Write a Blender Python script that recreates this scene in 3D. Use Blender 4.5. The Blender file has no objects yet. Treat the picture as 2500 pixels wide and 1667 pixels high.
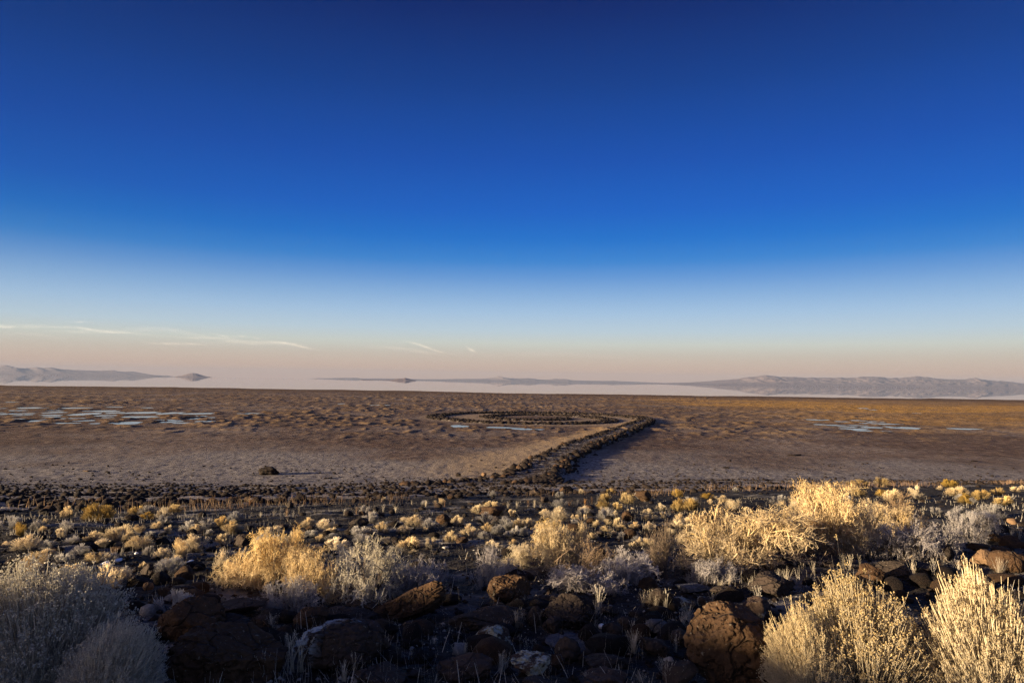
import bpy, math, random
import numpy as np
from mathutils import Vector, Matrix

SC = bpy.context.scene
COL = SC.collection
PI = math.pi
# ------------------------------------------------------------------ camera
CAM_Z = 16.0
PITCH = math.radians(3.32)
ROLL = math.radians(0.82)
F = np.array([0, math.cos(PITCH), math.sin(PITCH)])
_r = np.array([1.0, 0, 0]); _u = np.array([0, -math.sin(PITCH), math.cos(PITCH)])
R = _r*math.cos(ROLL) + _u*math.sin(ROLL)
U = -_r*math.sin(ROLL) + _u*math.cos(ROLL)
cd = bpy.data.cameras.new('camera'); cam = bpy.data.objects.new('camera', cd); COL.objects.link(cam)
cd.sensor_width = 36; cd.lens = 24; cd.clip_start = 0.05; cd.clip_end = 400000
m = Matrix(((R[0], U[0], -F[0], 0), (R[1], U[1], -F[1], 0), (R[2], U[2], -F[2], CAM_Z), (0, 0, 0, 1)))
cam.matrix_world = m
SC.camera = cam
# ------------------------------------------------------------------ colour management
SC.view_settings.view_transform = 'Standard'; SC.view_settings.look = 'None'
SC.view_settings.gamma = 1; SC.view_settings.use_curve_mapping = False
EXPO = 1.7
SC.view_settings.exposure = EXPO
SC.cycles.max_bounces = 4; SC.cycles.diffuse_bounces = 3; SC.cycles.glossy_bounces = 2
SC.cycles.volume_bounces = 0; SC.cycles.transparent_max_bounces = 8
# ------------------------------------------------------------------ sun
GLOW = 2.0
PALE_FILL = 0.05
SUN_EL = math.radians(6.8)
SD = np.array([-0.94, -0.34]); SD /= np.linalg.norm(SD)
SUNV = Vector((SD[0]*math.cos(SUN_EL), SD[1]*math.cos(SUN_EL), math.sin(SUN_EL)))
sl = bpy.data.lights.new('sun', 'SUN'); sun = bpy.data.objects.new('sun', sl); COL.objects.link(sun)
sl.energy = 5.0; sl.angle = math.radians(0.5); sl.color = (1.0, 0.77, 0.47)
sun.rotation_euler = SUNV.to_track_quat('Z', 'Y').to_euler()
sun.location = (0, 0, 60)
# ------------------------------------------------------------------ sky
def lin(c): return [((x/255)/12.92 if x/255 <= .04045 else ((x/255+.055)/1.055)**2.4) for x in c]
w = bpy.data.worlds.new('World'); SC.world = w; w.use_nodes = True
nt = w.node_tree; nt.nodes.clear()
def N(t, kind, **kw):
    n = t.nodes.new(kind)
    for k, v in kw.items():
        if k[0] == 'i' and k[1:].isdigit(): n.inputs[int(k[1:])].default_value = v
        else: setattr(n, k, v)
    return n
def L(t, a, b): t.links.new(a, b)
sky = N(nt, 'ShaderNodeTexSky', sky_type='NISHITA', sun_disc=False)
sky.sun_elevation = SUN_EL; sky.sun_rotation = math.atan2(SD[0], SD[1])
sky.altitude = 1300; sky.dust_density = 1.5
bg1 = N(nt, 'ShaderNodeBackground'); bg1.inputs[1].default_value = 0.05
L(nt, sky.outputs[0], bg1.inputs[0])
tc = N(nt, 'ShaderNodeTexCoord'); sp = N(nt, 'ShaderNodeSeparateXYZ'); L(nt, tc.outputs['Generated'], sp.inputs[0])
asn = N(nt, 'ShaderNodeMath', operation='ARCSINE'); L(nt, sp.outputs[2], asn.inputs[0])
# the gradient of the sky over its height above the horizon, slightly lifted to the right of the view
mr = N(nt, 'ShaderNodeMapRange'); L(nt, asn.outputs[0], mr.inputs[0])
mr.inputs[1].default_value = 0; mr.inputs[2].default_value = PI/2
rampdeg = [(0, (214, 176, 154)), (1.0, (213, 180, 157)), (2.2, (206, 194, 178)), (3.1, (206, 210, 200)), (4.2, (188, 208, 220)),
           (5.7, (164, 196, 226)), (7.1, (136, 177, 221)), (8.6, (98, 152, 214)), (10, (50, 130, 208)), (11.8, (8, 111, 203)),
           (14, (0, 95, 196)), (18, (0, 78, 176)), (23.7, (0, 60, 142)), (30, (0, 34, 104)), (45, (8, 52, 134)), (90, (22, 62, 144))]
# ramps hold 32 stops
cr = N(nt, 'ShaderNodeValToRGB'); L(nt, mr.outputs[0], cr.inputs[0])
e = cr.color_ramp.elements
while len(e) > 1: e.remove(e[-1])
for i, (d, c) in enumerate(rampdeg):
    el = e[0] if i == 0 else e.new(d/90)
    el.position = d/90; el.color = lin(c)+[1]
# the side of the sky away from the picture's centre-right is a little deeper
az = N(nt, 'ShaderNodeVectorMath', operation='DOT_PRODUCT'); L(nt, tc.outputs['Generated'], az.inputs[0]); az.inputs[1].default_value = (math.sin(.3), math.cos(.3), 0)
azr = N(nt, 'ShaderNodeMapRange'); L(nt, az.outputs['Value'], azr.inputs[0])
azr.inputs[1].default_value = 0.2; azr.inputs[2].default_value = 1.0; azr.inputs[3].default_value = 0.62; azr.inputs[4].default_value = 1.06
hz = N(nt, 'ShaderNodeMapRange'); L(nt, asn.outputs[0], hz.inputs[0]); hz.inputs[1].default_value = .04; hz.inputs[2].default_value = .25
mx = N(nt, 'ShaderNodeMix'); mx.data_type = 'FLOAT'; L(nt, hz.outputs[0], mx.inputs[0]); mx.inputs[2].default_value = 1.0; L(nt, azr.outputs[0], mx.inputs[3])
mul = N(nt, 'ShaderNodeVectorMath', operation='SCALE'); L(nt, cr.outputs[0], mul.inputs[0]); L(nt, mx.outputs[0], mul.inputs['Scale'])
bg2 = N(nt, 'ShaderNodeBackground'); bg2.inputs[1].default_value = 0.5**EXPO
L(nt, mul.outputs[0], bg2.inputs[0])
ms = N(nt, 'ShaderNodeMixShader'); ms.inputs[0].default_value = 0.985
L(nt, bg1.outputs[0], ms.inputs[1]); L(nt, bg2.outputs[0], ms.inputs[2])
# added warm glow round the unseen sun, left and behind, to fill the shade
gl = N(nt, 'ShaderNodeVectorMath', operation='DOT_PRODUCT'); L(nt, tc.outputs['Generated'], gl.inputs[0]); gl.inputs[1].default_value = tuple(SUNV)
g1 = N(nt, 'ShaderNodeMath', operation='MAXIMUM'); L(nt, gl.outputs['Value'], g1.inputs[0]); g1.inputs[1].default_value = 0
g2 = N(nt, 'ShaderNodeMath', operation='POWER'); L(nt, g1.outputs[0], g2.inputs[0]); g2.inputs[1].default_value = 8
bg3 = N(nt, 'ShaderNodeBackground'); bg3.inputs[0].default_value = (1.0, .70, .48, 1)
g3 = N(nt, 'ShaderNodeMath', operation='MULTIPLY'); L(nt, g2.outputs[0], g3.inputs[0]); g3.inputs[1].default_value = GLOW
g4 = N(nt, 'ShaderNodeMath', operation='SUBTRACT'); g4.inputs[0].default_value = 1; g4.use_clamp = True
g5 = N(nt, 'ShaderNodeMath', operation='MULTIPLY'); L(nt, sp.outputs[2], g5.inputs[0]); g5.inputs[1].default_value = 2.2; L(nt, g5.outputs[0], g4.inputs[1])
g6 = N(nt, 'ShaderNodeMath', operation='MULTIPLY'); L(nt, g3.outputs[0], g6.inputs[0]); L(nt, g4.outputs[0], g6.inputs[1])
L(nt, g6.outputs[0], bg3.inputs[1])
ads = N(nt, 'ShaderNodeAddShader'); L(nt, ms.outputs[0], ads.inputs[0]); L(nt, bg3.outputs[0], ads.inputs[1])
# added pale fill overhead and behind the viewer, out of view, lifting the shade
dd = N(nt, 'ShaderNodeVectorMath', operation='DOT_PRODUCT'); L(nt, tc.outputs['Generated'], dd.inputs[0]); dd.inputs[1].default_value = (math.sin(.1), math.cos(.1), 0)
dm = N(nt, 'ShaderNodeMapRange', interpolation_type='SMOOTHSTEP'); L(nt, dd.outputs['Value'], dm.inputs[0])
dm.inputs[1].default_value = .48; dm.inputs[2].default_value = -.7; dm.inputs[3].default_value = 0; dm.inputs[4].default_value = PALE_FILL
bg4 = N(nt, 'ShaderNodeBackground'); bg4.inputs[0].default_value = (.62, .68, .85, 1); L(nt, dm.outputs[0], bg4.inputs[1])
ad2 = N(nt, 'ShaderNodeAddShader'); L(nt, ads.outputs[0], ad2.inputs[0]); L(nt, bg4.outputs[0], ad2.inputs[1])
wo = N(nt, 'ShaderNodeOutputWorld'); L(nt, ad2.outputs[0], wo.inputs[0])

# ------------------------------------------------------------------ noise, geometry of the land
def _h(ix, iy, iz, s):
    n = (ix*374761393 + iy*668265263 + iz*2147483647 % 1000003*31 + iz*1274126177 + s*144665) & 0xffffffff
    n = ((n ^ (n >> 13))*1274126177) & 0xffffffff
    n = n ^ (n >> 16)
    return (n & 0xffffff)/float(0xffffff)
def vn2(x, y, s=0):
    x = np.asarray(x, float); y = np.asarray(y, float)
    ix = np.floor(x).astype(np.int64); iy = np.floor(y).astype(np.int64)
    fx = x-ix; fy = y-iy; fx = fx*fx*(3-2*fx); fy = fy*fy*(3-2*fy)
    z = np.zeros_like(ix)
    a = _h(ix, iy, z, s); b = _h(ix+1, iy, z, s); c = _h(ix, iy+1, z, s); d = _h(ix+1, iy+1, z, s)
    return (a*(1-fx)+b*fx)*(1-fy)+(c*(1-fx)+d*fx)*fy
def vn3(p, s=0):
    ip = np.floor(p).astype(np.int64); f = p-ip; f = f*f*(3-2*f)
    r = 0
    for dx in (0, 1):
        for dy in (0, 1):
            for dz in (0, 1):
                wgt = (f[:, 0] if dx else 1-f[:, 0])*(f[:, 1] if dy else 1-f[:, 1])*(f[:, 2] if dz else 1-f[:, 2])
                r = r + wgt*_h(ip[:, 0]+dx, ip[:, 1]+dy, ip[:, 2]+dz, s)
    return r
def fbm2(x, y, o=4, s=0, g=.5):
    a = 1; t = 0; r = 0
    for i in range(o):
        r = r + a*vn2(x*2**i+i*17.3, y*2**i-i*9.1, s+i); t += a; a *= g
    return r/t
def fbm3(p, o=4, s=0, g=.5):
    a = 1; t = 0; r = 0
    for i in range(o):
        r = r + a*vn3(p*2**i+i*17.3, s+i); t += a; a *= g
    return r/t
def sst(a, b, x):
    t = np.clip((x-a)/(b-a), 0, 1); return t*t*(3-2*t)

def PT(X, Y): return X/1.063, Y/1.063          # photograph pixels (2500 wide) to the 2352 wide grid
def ray(X, Y):                                  # in photograph pixels
    d = F + (X-1250)/1666.7*R - (Y-833.5)/1666.7*U
    return d
def on_plane(X, Y, z=0.0):
    d = ray(X, Y); t = (z-CAM_Z)/d[2]
    return np.array([0, 0, CAM_Z])+d*t
# jetty centre line, in metres on the flat
JM = [(-5, 74), (-3, 86), (0, 100), (3, 112), (5.5, 122), (7.7, 134), (10.5, 145), (17, 166), (25.2, 190), (32.5, 211), (39, 230), (47, 255), (54, 275), (57.5, 292)]
sang = [0, 45, 90, 135, 180, 225, 270, 315, 360, 405, 450, 495, 540, 600, 660, 720]
srad = [45, 46, 46, 46, 45, 45, 42, 36, 27, 25, 24, 24, 23, 20, 15, 9]
JS = []
for a in range(8, 721, 4):
    r = float(np.interp(a, sang, srad)); JS.append((12.5+r*math.cos(math.radians(a)), 299+r*math.sin(math.radians(a))*1.0))
def resample(pts, step):
    p = np.array(pts, float)
    for _ in range(2):                          # corner cutting
        q = [p[0]]
        for i in range(len(p)-1): q += [p[i]*.75+p[i+1]*.25, p[i]*.25+p[i+1]*.75]
        q.append(p[-1]); p = np.array(q)
    s = np.r_[0, np.cumsum(np.linalg.norm(np.diff(p, axis=0), axis=1))]
    t = np.arange(0, s[-1], step)
    return np.c_[np.interp(t, s, p[:, 0]), np.interp(t, s, p[:, 1])]
JL = resample(JM+JS, 1.0)                       # whole centre line, one point a metre
JMAIN = np.linalg.norm(JL-np.array([57.5, 292]), axis=1).argmin()
def jhalf(i): return np.interp(i, [0, 40, JMAIN-30, JMAIN+10, len(JL)], [8.0, 3.9, 3.1, 2.4, 2.2])
def jtop(i): return np.interp(i, [0, 45, 75, JMAIN, JMAIN+30, len(JL)], [.05, .8, 1.15, 1.1, .58, .45])

# puddles: centre and half size in photograph pixels
PUD = []
for q in [(255,86,145,6),(610,87,130,6),(10,90,25,4),(95,38,70,2),(955,79,95,3),(1210,85,65,3),(140,108,95,5),(440,108,75,4),(40,122,60,4),(450,124,95,6),
          (840,112,160,7),(130,134,150,6),(940,127,60,7),(1165,126,130,11),(690,138,130,12),(185,146,60,5),(440,146,105,6),(430,159,90,4),(870,149,90,6),
          (1400,130,95,9),(1630,133,140,7),(2070,133,110,5),(880,165,60,3),(1150,160,190,7),(600,172,90,6),(130,178,90,6),(340,177,65,3),(1585,174,60,6),
          (1730,165,50,3),(1640,153,60,3),(290,193,75,9),(690,191,85,6),(540,211,110,5),(780,214,50,4),(1040,210,130,12),(1390,186,110,4),(1400,200,80,8),
          (1500,210,90,5),(1690,196,75,6),(15,141,35,4)]:
    PUD.append((q[0]/3.36, 970+q[1]/3.36, q[2]/3.36, q[3]/3.36))
for q in [(1340,306,35,2.5),(1385,315,20,2),(1665,336,20,2),(1010,378,45,4),(1090,379,30,2),(1185,389,40,3),(1290,383,40,3.5),(1400,391,60,3),(1430,403,95,4.5),
          (1110,411,75,4.5),(1290,414,50,2.5),(1240,423,55,4),(1370,427,75,4.5),(1590,430,85,7),(1500,422,50,2.5),(1270,437,90,4),(1330,447,70,3.5),(1440,451,50,2.5),(1970,436,90,4.5)]:
    PUD.append((1600+q[0]/2.613, 880+q[1]/2.613, q[2]/2.613, q[3]/2.613))
for q in [(75,86,75,3),(650,236,75,7),(960,246,120,5),(1110,256,90,6),(1220,258,50,4)]:
    PUD.append((900+q[0]/2.94, 960+q[1]/2.94, q[2]/2.94, q[3]/2.94))
PUD.append((835, 985.5, 10, .8))
PW = []
for (X, Y, hx, hy) in PUD:
    a = on_plane(X, Y+hy, .12); b = on_plane(X, Y-hy, .12); c = on_plane(X, Y, .12); d = on_plane(X+hx, Y, .12)
    PW.append(((a[0]+b[0])/2, (a[1]+b[1])/2, max(abs(d[0]-c[0]), .8), max((b[1]-a[1])/2, .8)))

def slope_z(x, y):
    """smooth hillside running down to the flat, without small relief"""
    ye = np.where(y > 0, y, y*.15)
    xe = 60*np.tanh(x/60)
    s = 14.8 - .135*ye + .022*xe
    s = s + .0022*np.clip(y-20, 0, 40)*0
    s = s - .45*sst(3.2, -1.0, y)*sst(9, 4, np.abs(x))          # trodden hollow where the viewer stands
    # unseen rise towards the low sun, added and shaped to shade the near ground
    rx = -x
    bump = np.interp(y, [-30, -10, -4, -2, 0, 2, 5, 9], [2.0, 3.1, 2.95, 2.45, 1.9, 1.55, .9, 0])*sst(13, 21, rx)*sst(70, 30, rx)
    s = s + bump
    return s
def land(x, y, fine=True):
    x = np.asarray(x, float); y = np.asarray(y, float)
    s = slope_z(x, y)
    wob = (fbm2(x*.035, y*.035, 3, 5)-.5)*.45
    s = s + wob*sst(8, 40, y) + (fbm2(x*.25, y*.25, 3, 9)-.5)*.26*sst(2, 10, y)
    k = .35                                                      # soft meeting with the flat
    z = np.where(s > 6*k, s, k*np.log1p(np.exp(np.clip(s/k, -30, 30)))) + .10
    flat = sst(.9, .15, z)
    if fine:
        z = z + (1-flat)*((fbm2(x*1.1, y*1.1, 4, 21)-.5)*.16 + (fbm2(x*6, y*6, 3, 22)-.5)*.05)
        # crust and hummocks of the flat
        d = np.maximum(y, 1)
        big = fbm2(x*.26, y*.17, 4, 31, .55)
        hum = np.clip(big-.50, 0, 1)*sst(135, 260, y)
        patch = fbm2(x*.012, y*.012, 2, 33)
        hm = hum*(1.0+2.0*patch)*sst(1000, 800, y)*(.06+.94*sst(50, 66, np.hypot(x-12.5, y-299)))
        near = np.clip(fbm2(x*.9, y*.9, 3, 35)-.46, 0, 1)*.12*sst(260, 120, y)*sst(90, 100, y)
        crust = (fbm2(x*.62, y*.34, 3, 36, .6)-.5)*.19*sst(420, 170, y)
        z = z + flat*(hm+near+crust)
    # sand banked against the left side of the jetty
    z = z + sandbank(x, y)
    # shore of the lake far out
    edge = 955 + 90*(vn2(x*.006, x*0, 3)-.5) + 46*(vn2(x*.02, x*0, 4)-.5) + 20*(vn2(x*.06, x*0, 8)-.5) - x*.03
    z = z - 1.2*sst(edge-6, edge+20, y)
    return z
def sandbank(x, y):
    lx = np.interp(y, JL[:JMAIN, 1], JL[:JMAIN, 0])
    dl = lx - x                                                  # metres to the left of the centre line
    wdt = np.interp(y, [100, 130, 160, 200, 260, 300], [55, 42, 24, 18, 12, 8])
    b = np.interp(y, [95, 115, 150, 230, 290, 300], [0, .3, .7, .7, .45, 0])
    t = np.clip(1-(dl-3)/wdt, 0, 1)
    side = np.where(dl > -1.5, 1.0, np.clip((dl+4)/2.5, 0, 1))
    return b*t*t*side*sst(93, 112, y)

def yb(x, y):                                    # where the bushes give way to shore stones
    return np.interp(x/np.maximum(y, 1), [-.75, -.4, 0, .25, .45, .75], [25, 30, 37, 45, 56, 70])
def tag(o, label=None, cat=None, group=None, kind=None):
    if label: o['label'] = label
    if cat: o['category'] = cat
    if group: o['group'] = group
    if kind: o['kind'] = kind
    return o
def mesh_np(name, v, f, mat=None, smooth=False, attrs=None):
    """v (n,3), f (m,k) integer array of equal sized faces"""
    me = bpy.data.meshes.new(name)
    v = np.asarray(v, np.float32); f = np.asarray(f, np.int32); k = f.shape[1]
    me.vertices.add(len(v)); me.vertices.foreach_set('co', v.ravel())
    me.loops.add(f.size); me.loops.foreach_set('vertex_index', f.ravel())
    me.polygons.add(len(f)); me.polygons.foreach_set('loop_start', np.arange(0, f.size, k, dtype=np.int32))
    me.polygons.foreach_set('loop_total', np.full(len(f), k, np.int32))
    if smooth: me.polygons.foreach_set('use_smooth', np.ones(len(f), bool))
    me.update(calc_edges=True)
    if attrs:
        for an, av in attrs.items():
            a = me.attributes.new(an, 'FLOAT', 'POINT'); a.data.foreach_set('value', np.asarray(av, np.float32))
    if mat: me.materials.append(mat)
    return me
def obj(name, me, parent=None, loc=None, link=True):
    o = bpy.data.objects.new(name, me)
    if link: COL.objects.link(o)
    if parent is not None: o.parent = parent
    if loc is not None: o.location = loc
    return o
def setmat(o, m_):
    o.material_slots[0].link = 'OBJECT'; o.material_slots[0].material = m_; return o
def grid(X, Y, Z):
    n, mm = X.shape
    v = np.stack([X, Y, Z], -1).reshape(-1, 3)
    i = np.arange(n*mm).reshape(n, mm)
    f = np.stack([i[:-1, :-1], i[:-1, 1:], i[1:, 1:], i[1:, :-1]], -1).reshape(-1, 4)
    return v, f

# ------------------------------------------------------------------ materials
def mat(name):
    mm = bpy.data.materials.new(name); mm.use_nodes = True
    t = mm.node_tree; t.nodes.clear()
    out = N(t, 'ShaderNodeOutputMaterial'); b = N(t, 'ShaderNodeBsdfPrincipled')
    L(t, b.outputs[0], out.inputs[0]); b.inputs['Roughness'].default_value = .9
    b.inputs['Specular IOR Level'].default_value = .2
    return mm, t, b
def noise(t, vec, scale, det=4, rough=.55, dist=0):
    n = N(t, 'ShaderNodeTexNoise'); n.inputs['Scale'].default_value = scale; n.inputs['Detail'].default_value = det
    n.inputs['Roughness'].default_value = rough; n.inputs['Distortion'].default_value = dist
    if vec is not None: L(t, vec, n.inputs['Vector'])
    return n.outputs['Fac']
def ramp(t, fac, a, b, lo=0., hi=1.):
    n = N(t, 'ShaderNodeMapRange'); L(t, fac, n.inputs[0])
    n.inputs[1].default_value = a; n.inputs[2].default_value = b; n.inputs[3].default_value = lo; n.inputs[4].default_value = hi
    return n.outputs[0]
def mixc(t, fac, a, b):
    n = N(t, 'ShaderNodeMix'); n.data_type = 'RGBA'
    if isinstance(fac, (int, float)): n.inputs[0].default_value = fac
    else: L(t, fac, n.inputs[0])
    for s, c in ((6, a), (7, b)):
        if isinstance(c, tuple): n.inputs[s].default_value = (*c, 1)
        else: L(t, c, n.inputs[s])
    return n.outputs[2]
def mth(t, op, a, b=None):
    n = N(t, 'ShaderNodeMath', operation=op)
    for i, c in enumerate((a, b)):
        if c is None: continue
        if isinstance(c, (int, float)): n.inputs[i].default_value = c
        else: L(t, c, n.inputs[i])
    return n.outputs[0]
def bump(t, b, h, dist, strength=1.0):
    n = N(t, 'ShaderNodeBump'); n.inputs['Distance'].default_value = dist; n.inputs['Strength'].default_value = strength
    L(t, h, n.inputs['Height']); L(t, n.outputs[0], b.inputs['Normal'])
def attr(t, name):
    n = N(t, 'ShaderNodeAttribute'); n.attribute_name = name; return n.outputs['Fac']

def ground_material():
    mm, t, b = mat('desert_ground')
    g = N(t, 'ShaderNodeNewGeometry'); pos = g.outputs['Position']
    sc2 = N(t, 'ShaderNodeMapping'); L(t, pos, sc2.inputs[0]); sc2.inputs['Scale'].default_value = (1, 1, 0); P2 = sc2.outputs[0]
    n1 = noise(t, P2, .08, 5); n2 = noise(t, P2, .6, 5, .6); n3 = noise(t, P2, 5, 4, .6); n4 = noise(t, P2, 40, 3, .6); n5 = noise(t, P2, .018, 4)
    # hillside: black volcanic soil with pale salty clearings and grit
    soil = mixc(t, ramp(t, n3, .35, .7), (.011, .009, .008), (.028, .022, .019))
    grit = ramp(t, n4, .60, .72); soil = mixc(t, mth(t, 'MULTIPLY', grit, ramp(t, n2, .45, .62)), soil, (.28, .265, .26))
    clear = ramp(t, n2, .52, .62); soil = mixc(t, mth(t, 'MULTIPLY', clear, attr(t, 'clearing')), soil, (.15, .14, .137))
    # salt of the shore
    st2 = N(t, 'ShaderNodeMapping'); L(t, pos, st2.inputs[0]); st2.inputs['Scale'].default_value = (1.6, .6, 0); n8 = noise(t, st2.outputs[0], 1, 3, .7)
    salt = mixc(t, ramp(t, n8, .35, .62), (.075, .062, .058), (.28, .25, .24))
    c = mixc(t, attr(t, 'salt'), soil, salt)
    # dried mud of the flat
    n2b = noise(t, P2, .25, 5, .65)
    mud = mixc(t, ramp(t, n1, .35, .68), (.078, .046, .030), (.140, .091, .064))
    mud = mixc(t, ramp(t, n2b, .48, .62), mud, (.105, .062, .044))
    st_ = N(t, 'ShaderNodeMapping'); L(t, pos, st_.inputs[0]); st_.inputs['Scale'].default_value = (.55, .22, 0); n7 = noise(t, st_.outputs[0], 1, 4, .65)
    mud = mixc(t, ramp(t, n7, .50, .60, 0, .85), mud, (.042, .023, .015)); mud = mixc(t, ramp(t, n7, .44, .34, 0, .6), mud, (.26, .195, .15))
    mud = mixc(t, mth(t, 'MULTIPLY', ramp(t, n5, .48, .62), ramp(t, n2, .40, .6)), mud, (.22, .175, .15))
    c = mixc(t, attr(t, 'mud'), c, mud)
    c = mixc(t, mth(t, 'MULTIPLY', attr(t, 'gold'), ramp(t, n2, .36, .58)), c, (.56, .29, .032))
    c = mixc(t, attr(t, 'sand'), c, mixc(t, ramp(t, n2, .3, .7), (.21, .15, .095), (.33, .245, .165)))
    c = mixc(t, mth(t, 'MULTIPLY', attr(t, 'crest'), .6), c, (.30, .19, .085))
    c = mixc(t, attr(t, 'wet'), c, (.092, .046, .014))
    L(t, c, b.inputs['Base Color'])
    h = mth(t, 'ADD', mth(t, 'MULTIPLY', n3, .30), mth(t, 'MULTIPLY', n4, .012))
    h = mth(t, 'ADD', h, mth(t, 'MULTIPLY', n2, .22))
    bump(t, b, h, 1.0, .8)
    return mm
M_GROUND = ground_material()

# ------------------------------------------------------------------ ground sheet
def rows():
    y = -45.0; r = []
    while y < 1080:
        r.append(y)
        if y < 2: y += .7
        elif y < 12: y += .05
        elif y < 130: y += y*.0062
        else: y += y*.0085
    return np.array(r)
yy = rows(); uu = np.linspace(-1, 1, 621)
Y = np.repeat(yy[:, None], len(uu), 1)
W = 22+.95*np.maximum(Y, 0)+30*sst(6, -3, Y)
X = W*(.55*uu+.45*uu**3)[None, :]
Z = land(X, Y)
zs = slope_z(X, Y)
for (px, py, hx, hy) in PW:                     # even the mud out under the puddles
    q = ((X-px)/(hx*1.25))**2+((Y-py)/(hy*1.25))**2
    mk = q < 1.3
    Z[mk] = Z[mk]+(0.105-Z[mk])*sst(1.3, .9, q[mk])
nsl = fbm2(X*.05, Y*.05, 3, 61)
saltm = sst(.92, 1.15, Y/yb(X, Y)+(nsl-.5)*.5+(fbm2(X*.3, Y*.3, 3, 62)-.5)*.4)
mudm = sst(.4, -1.6, zs+(nsl-.5)*2.2)*sst(118, 165, Y+(nsl-.5)*60+X*.0)
lx = np.interp(Y, JL[:JMAIN, 1], JL[:JMAIN, 0])
dl = lx-X; sb = sandbank(X, Y); sandm = sst(.04, .3, sb)*sst(-3, 0, dl)
r0 = np.hypot(X-12.5, Y-299); sandm = np.maximum(sandm, sst(56, 47, r0)*sst(10, 30, r0)*.8)
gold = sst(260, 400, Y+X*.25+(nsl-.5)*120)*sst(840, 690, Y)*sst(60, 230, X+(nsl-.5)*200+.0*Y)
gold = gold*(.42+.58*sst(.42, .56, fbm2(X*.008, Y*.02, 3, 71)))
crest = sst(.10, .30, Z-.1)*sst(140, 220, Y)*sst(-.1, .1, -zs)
wet = sst(640, 900, Y+(nsl-.5)*90)*.8
for (px, py, hx, hy) in PW:
    q = ((X-px)/(hx*1.5))**2+((Y-py)/(hy*1.7))**2
    mk = q < 1.0; wet[mk] = np.maximum(wet[mk], .65)
clearm = sst(.42, .6, fbm2(X*.16, Y*.16, 3, 77))
v, f = grid(X, Y, Z)
gm = mesh_np('ground', v, f, M_GROUND, True, dict(salt=saltm.ravel(), mud=mudm.ravel(), gold=gold.ravel(), sand=sandm.ravel(), wet=wet.ravel(), crest=crest.ravel(), clearing=clearm.ravel()))
tag(obj('ground', gm), kind='structure')
# the upland behind and beside, coarser
xs = np.linspace(-2500, 2500, 161); ys = np.linspace(-2500, -44, 80); gx, gy = np.meshgrid(xs, ys)
gz = land(gx, gy, False)-.15+np.abs(gy+44)*.004+(fbm2(gx*.01, gy*.01, 3, 3)-.5)*4*sst(60, 300, -gy)
v, f = grid(gx, gy, gz)
zr = np.zeros(len(v))
gm2 = mesh_np('upland', v, f, M_GROUND, True, dict(salt=zr, mud=zr, gold=zr, sand=zr, wet=zr, crest=zr, clearing=zr))
tag(obj('upland', gm2), kind='structure')

# ------------------------------------------------------------------ water
def water_material():
    mm, t, b = mat('still_water')
    b.inputs['Base Color'].default_value = (.06, .06, .065, 1); b.inputs['Roughness'].default_value = .015
    b.inputs['IOR'].default_value = 1.33; b.inputs['Specular IOR Level'].default_value = .5
    return mm
M_WATER = water_material()
M_POOL = water_material(); M_POOL.name = 'rippled_pool'; M_POOL.node_tree.nodes['Principled BSDF'].inputs['Roughness'].default_value = .13
S = 36500
lv = [(-S, 850, -.4), (S, 850, -.4), (S, S, -.4), (-S, S, -.4)]
tag(obj('lake', mesh_np('lake', lv, [(0, 1, 2, 3)], M_WATER)), kind='structure')
lv = [(-S, -S, -1.5), (S, -S, -1.5), (S, 849, -1.5), (-S, 849, -1.5)]
tag(obj('plain', mesh_np('plain', lv, [(0, 1, 2, 3)], None)), kind='structure').data.materials.append(bpy.data.materials.new('dry_plain'))
pm = bpy.data.materials['dry_plain']; pm.use_nodes = True; pm.node_tree.nodes['Principled BSDF'].inputs[0].default_value = (.25, .18, .13, 1); pm.node_tree.nodes['Principled BSDF'].inputs['Roughness'].default_value = .9
rng = np.random.default_rng(7)
for (px, py, hx, hy) in PW:
    n = 56; a = np.arange(n)/n*2*PI
    ph = rng.uniform(0, 6.28, 5)
    rr = 1+.16*np.sin(2*a+ph[0])+.12*np.sin(3*a+ph[1])+.07*np.sin(5*a+ph[2])+.05*np.sin(9*a+ph[3])+.04*np.sin(14*a+ph[4])
    vx = hx*rr*np.sign(np.cos(a))*np.abs(np.cos(a))**1.15; vy = hy*rr*np.sin(a)
    v = np.c_[vx, vy, np.zeros(n)]; v = np.r_[[[0, 0, 0]], v]
    f = [(0, 1+i, 1+(i+1) % n) for i in range(n)]
    tag(obj('puddle', mesh_np('puddle', v, f, M_POOL), loc=(px, py, .135)), kind='structure')

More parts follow.
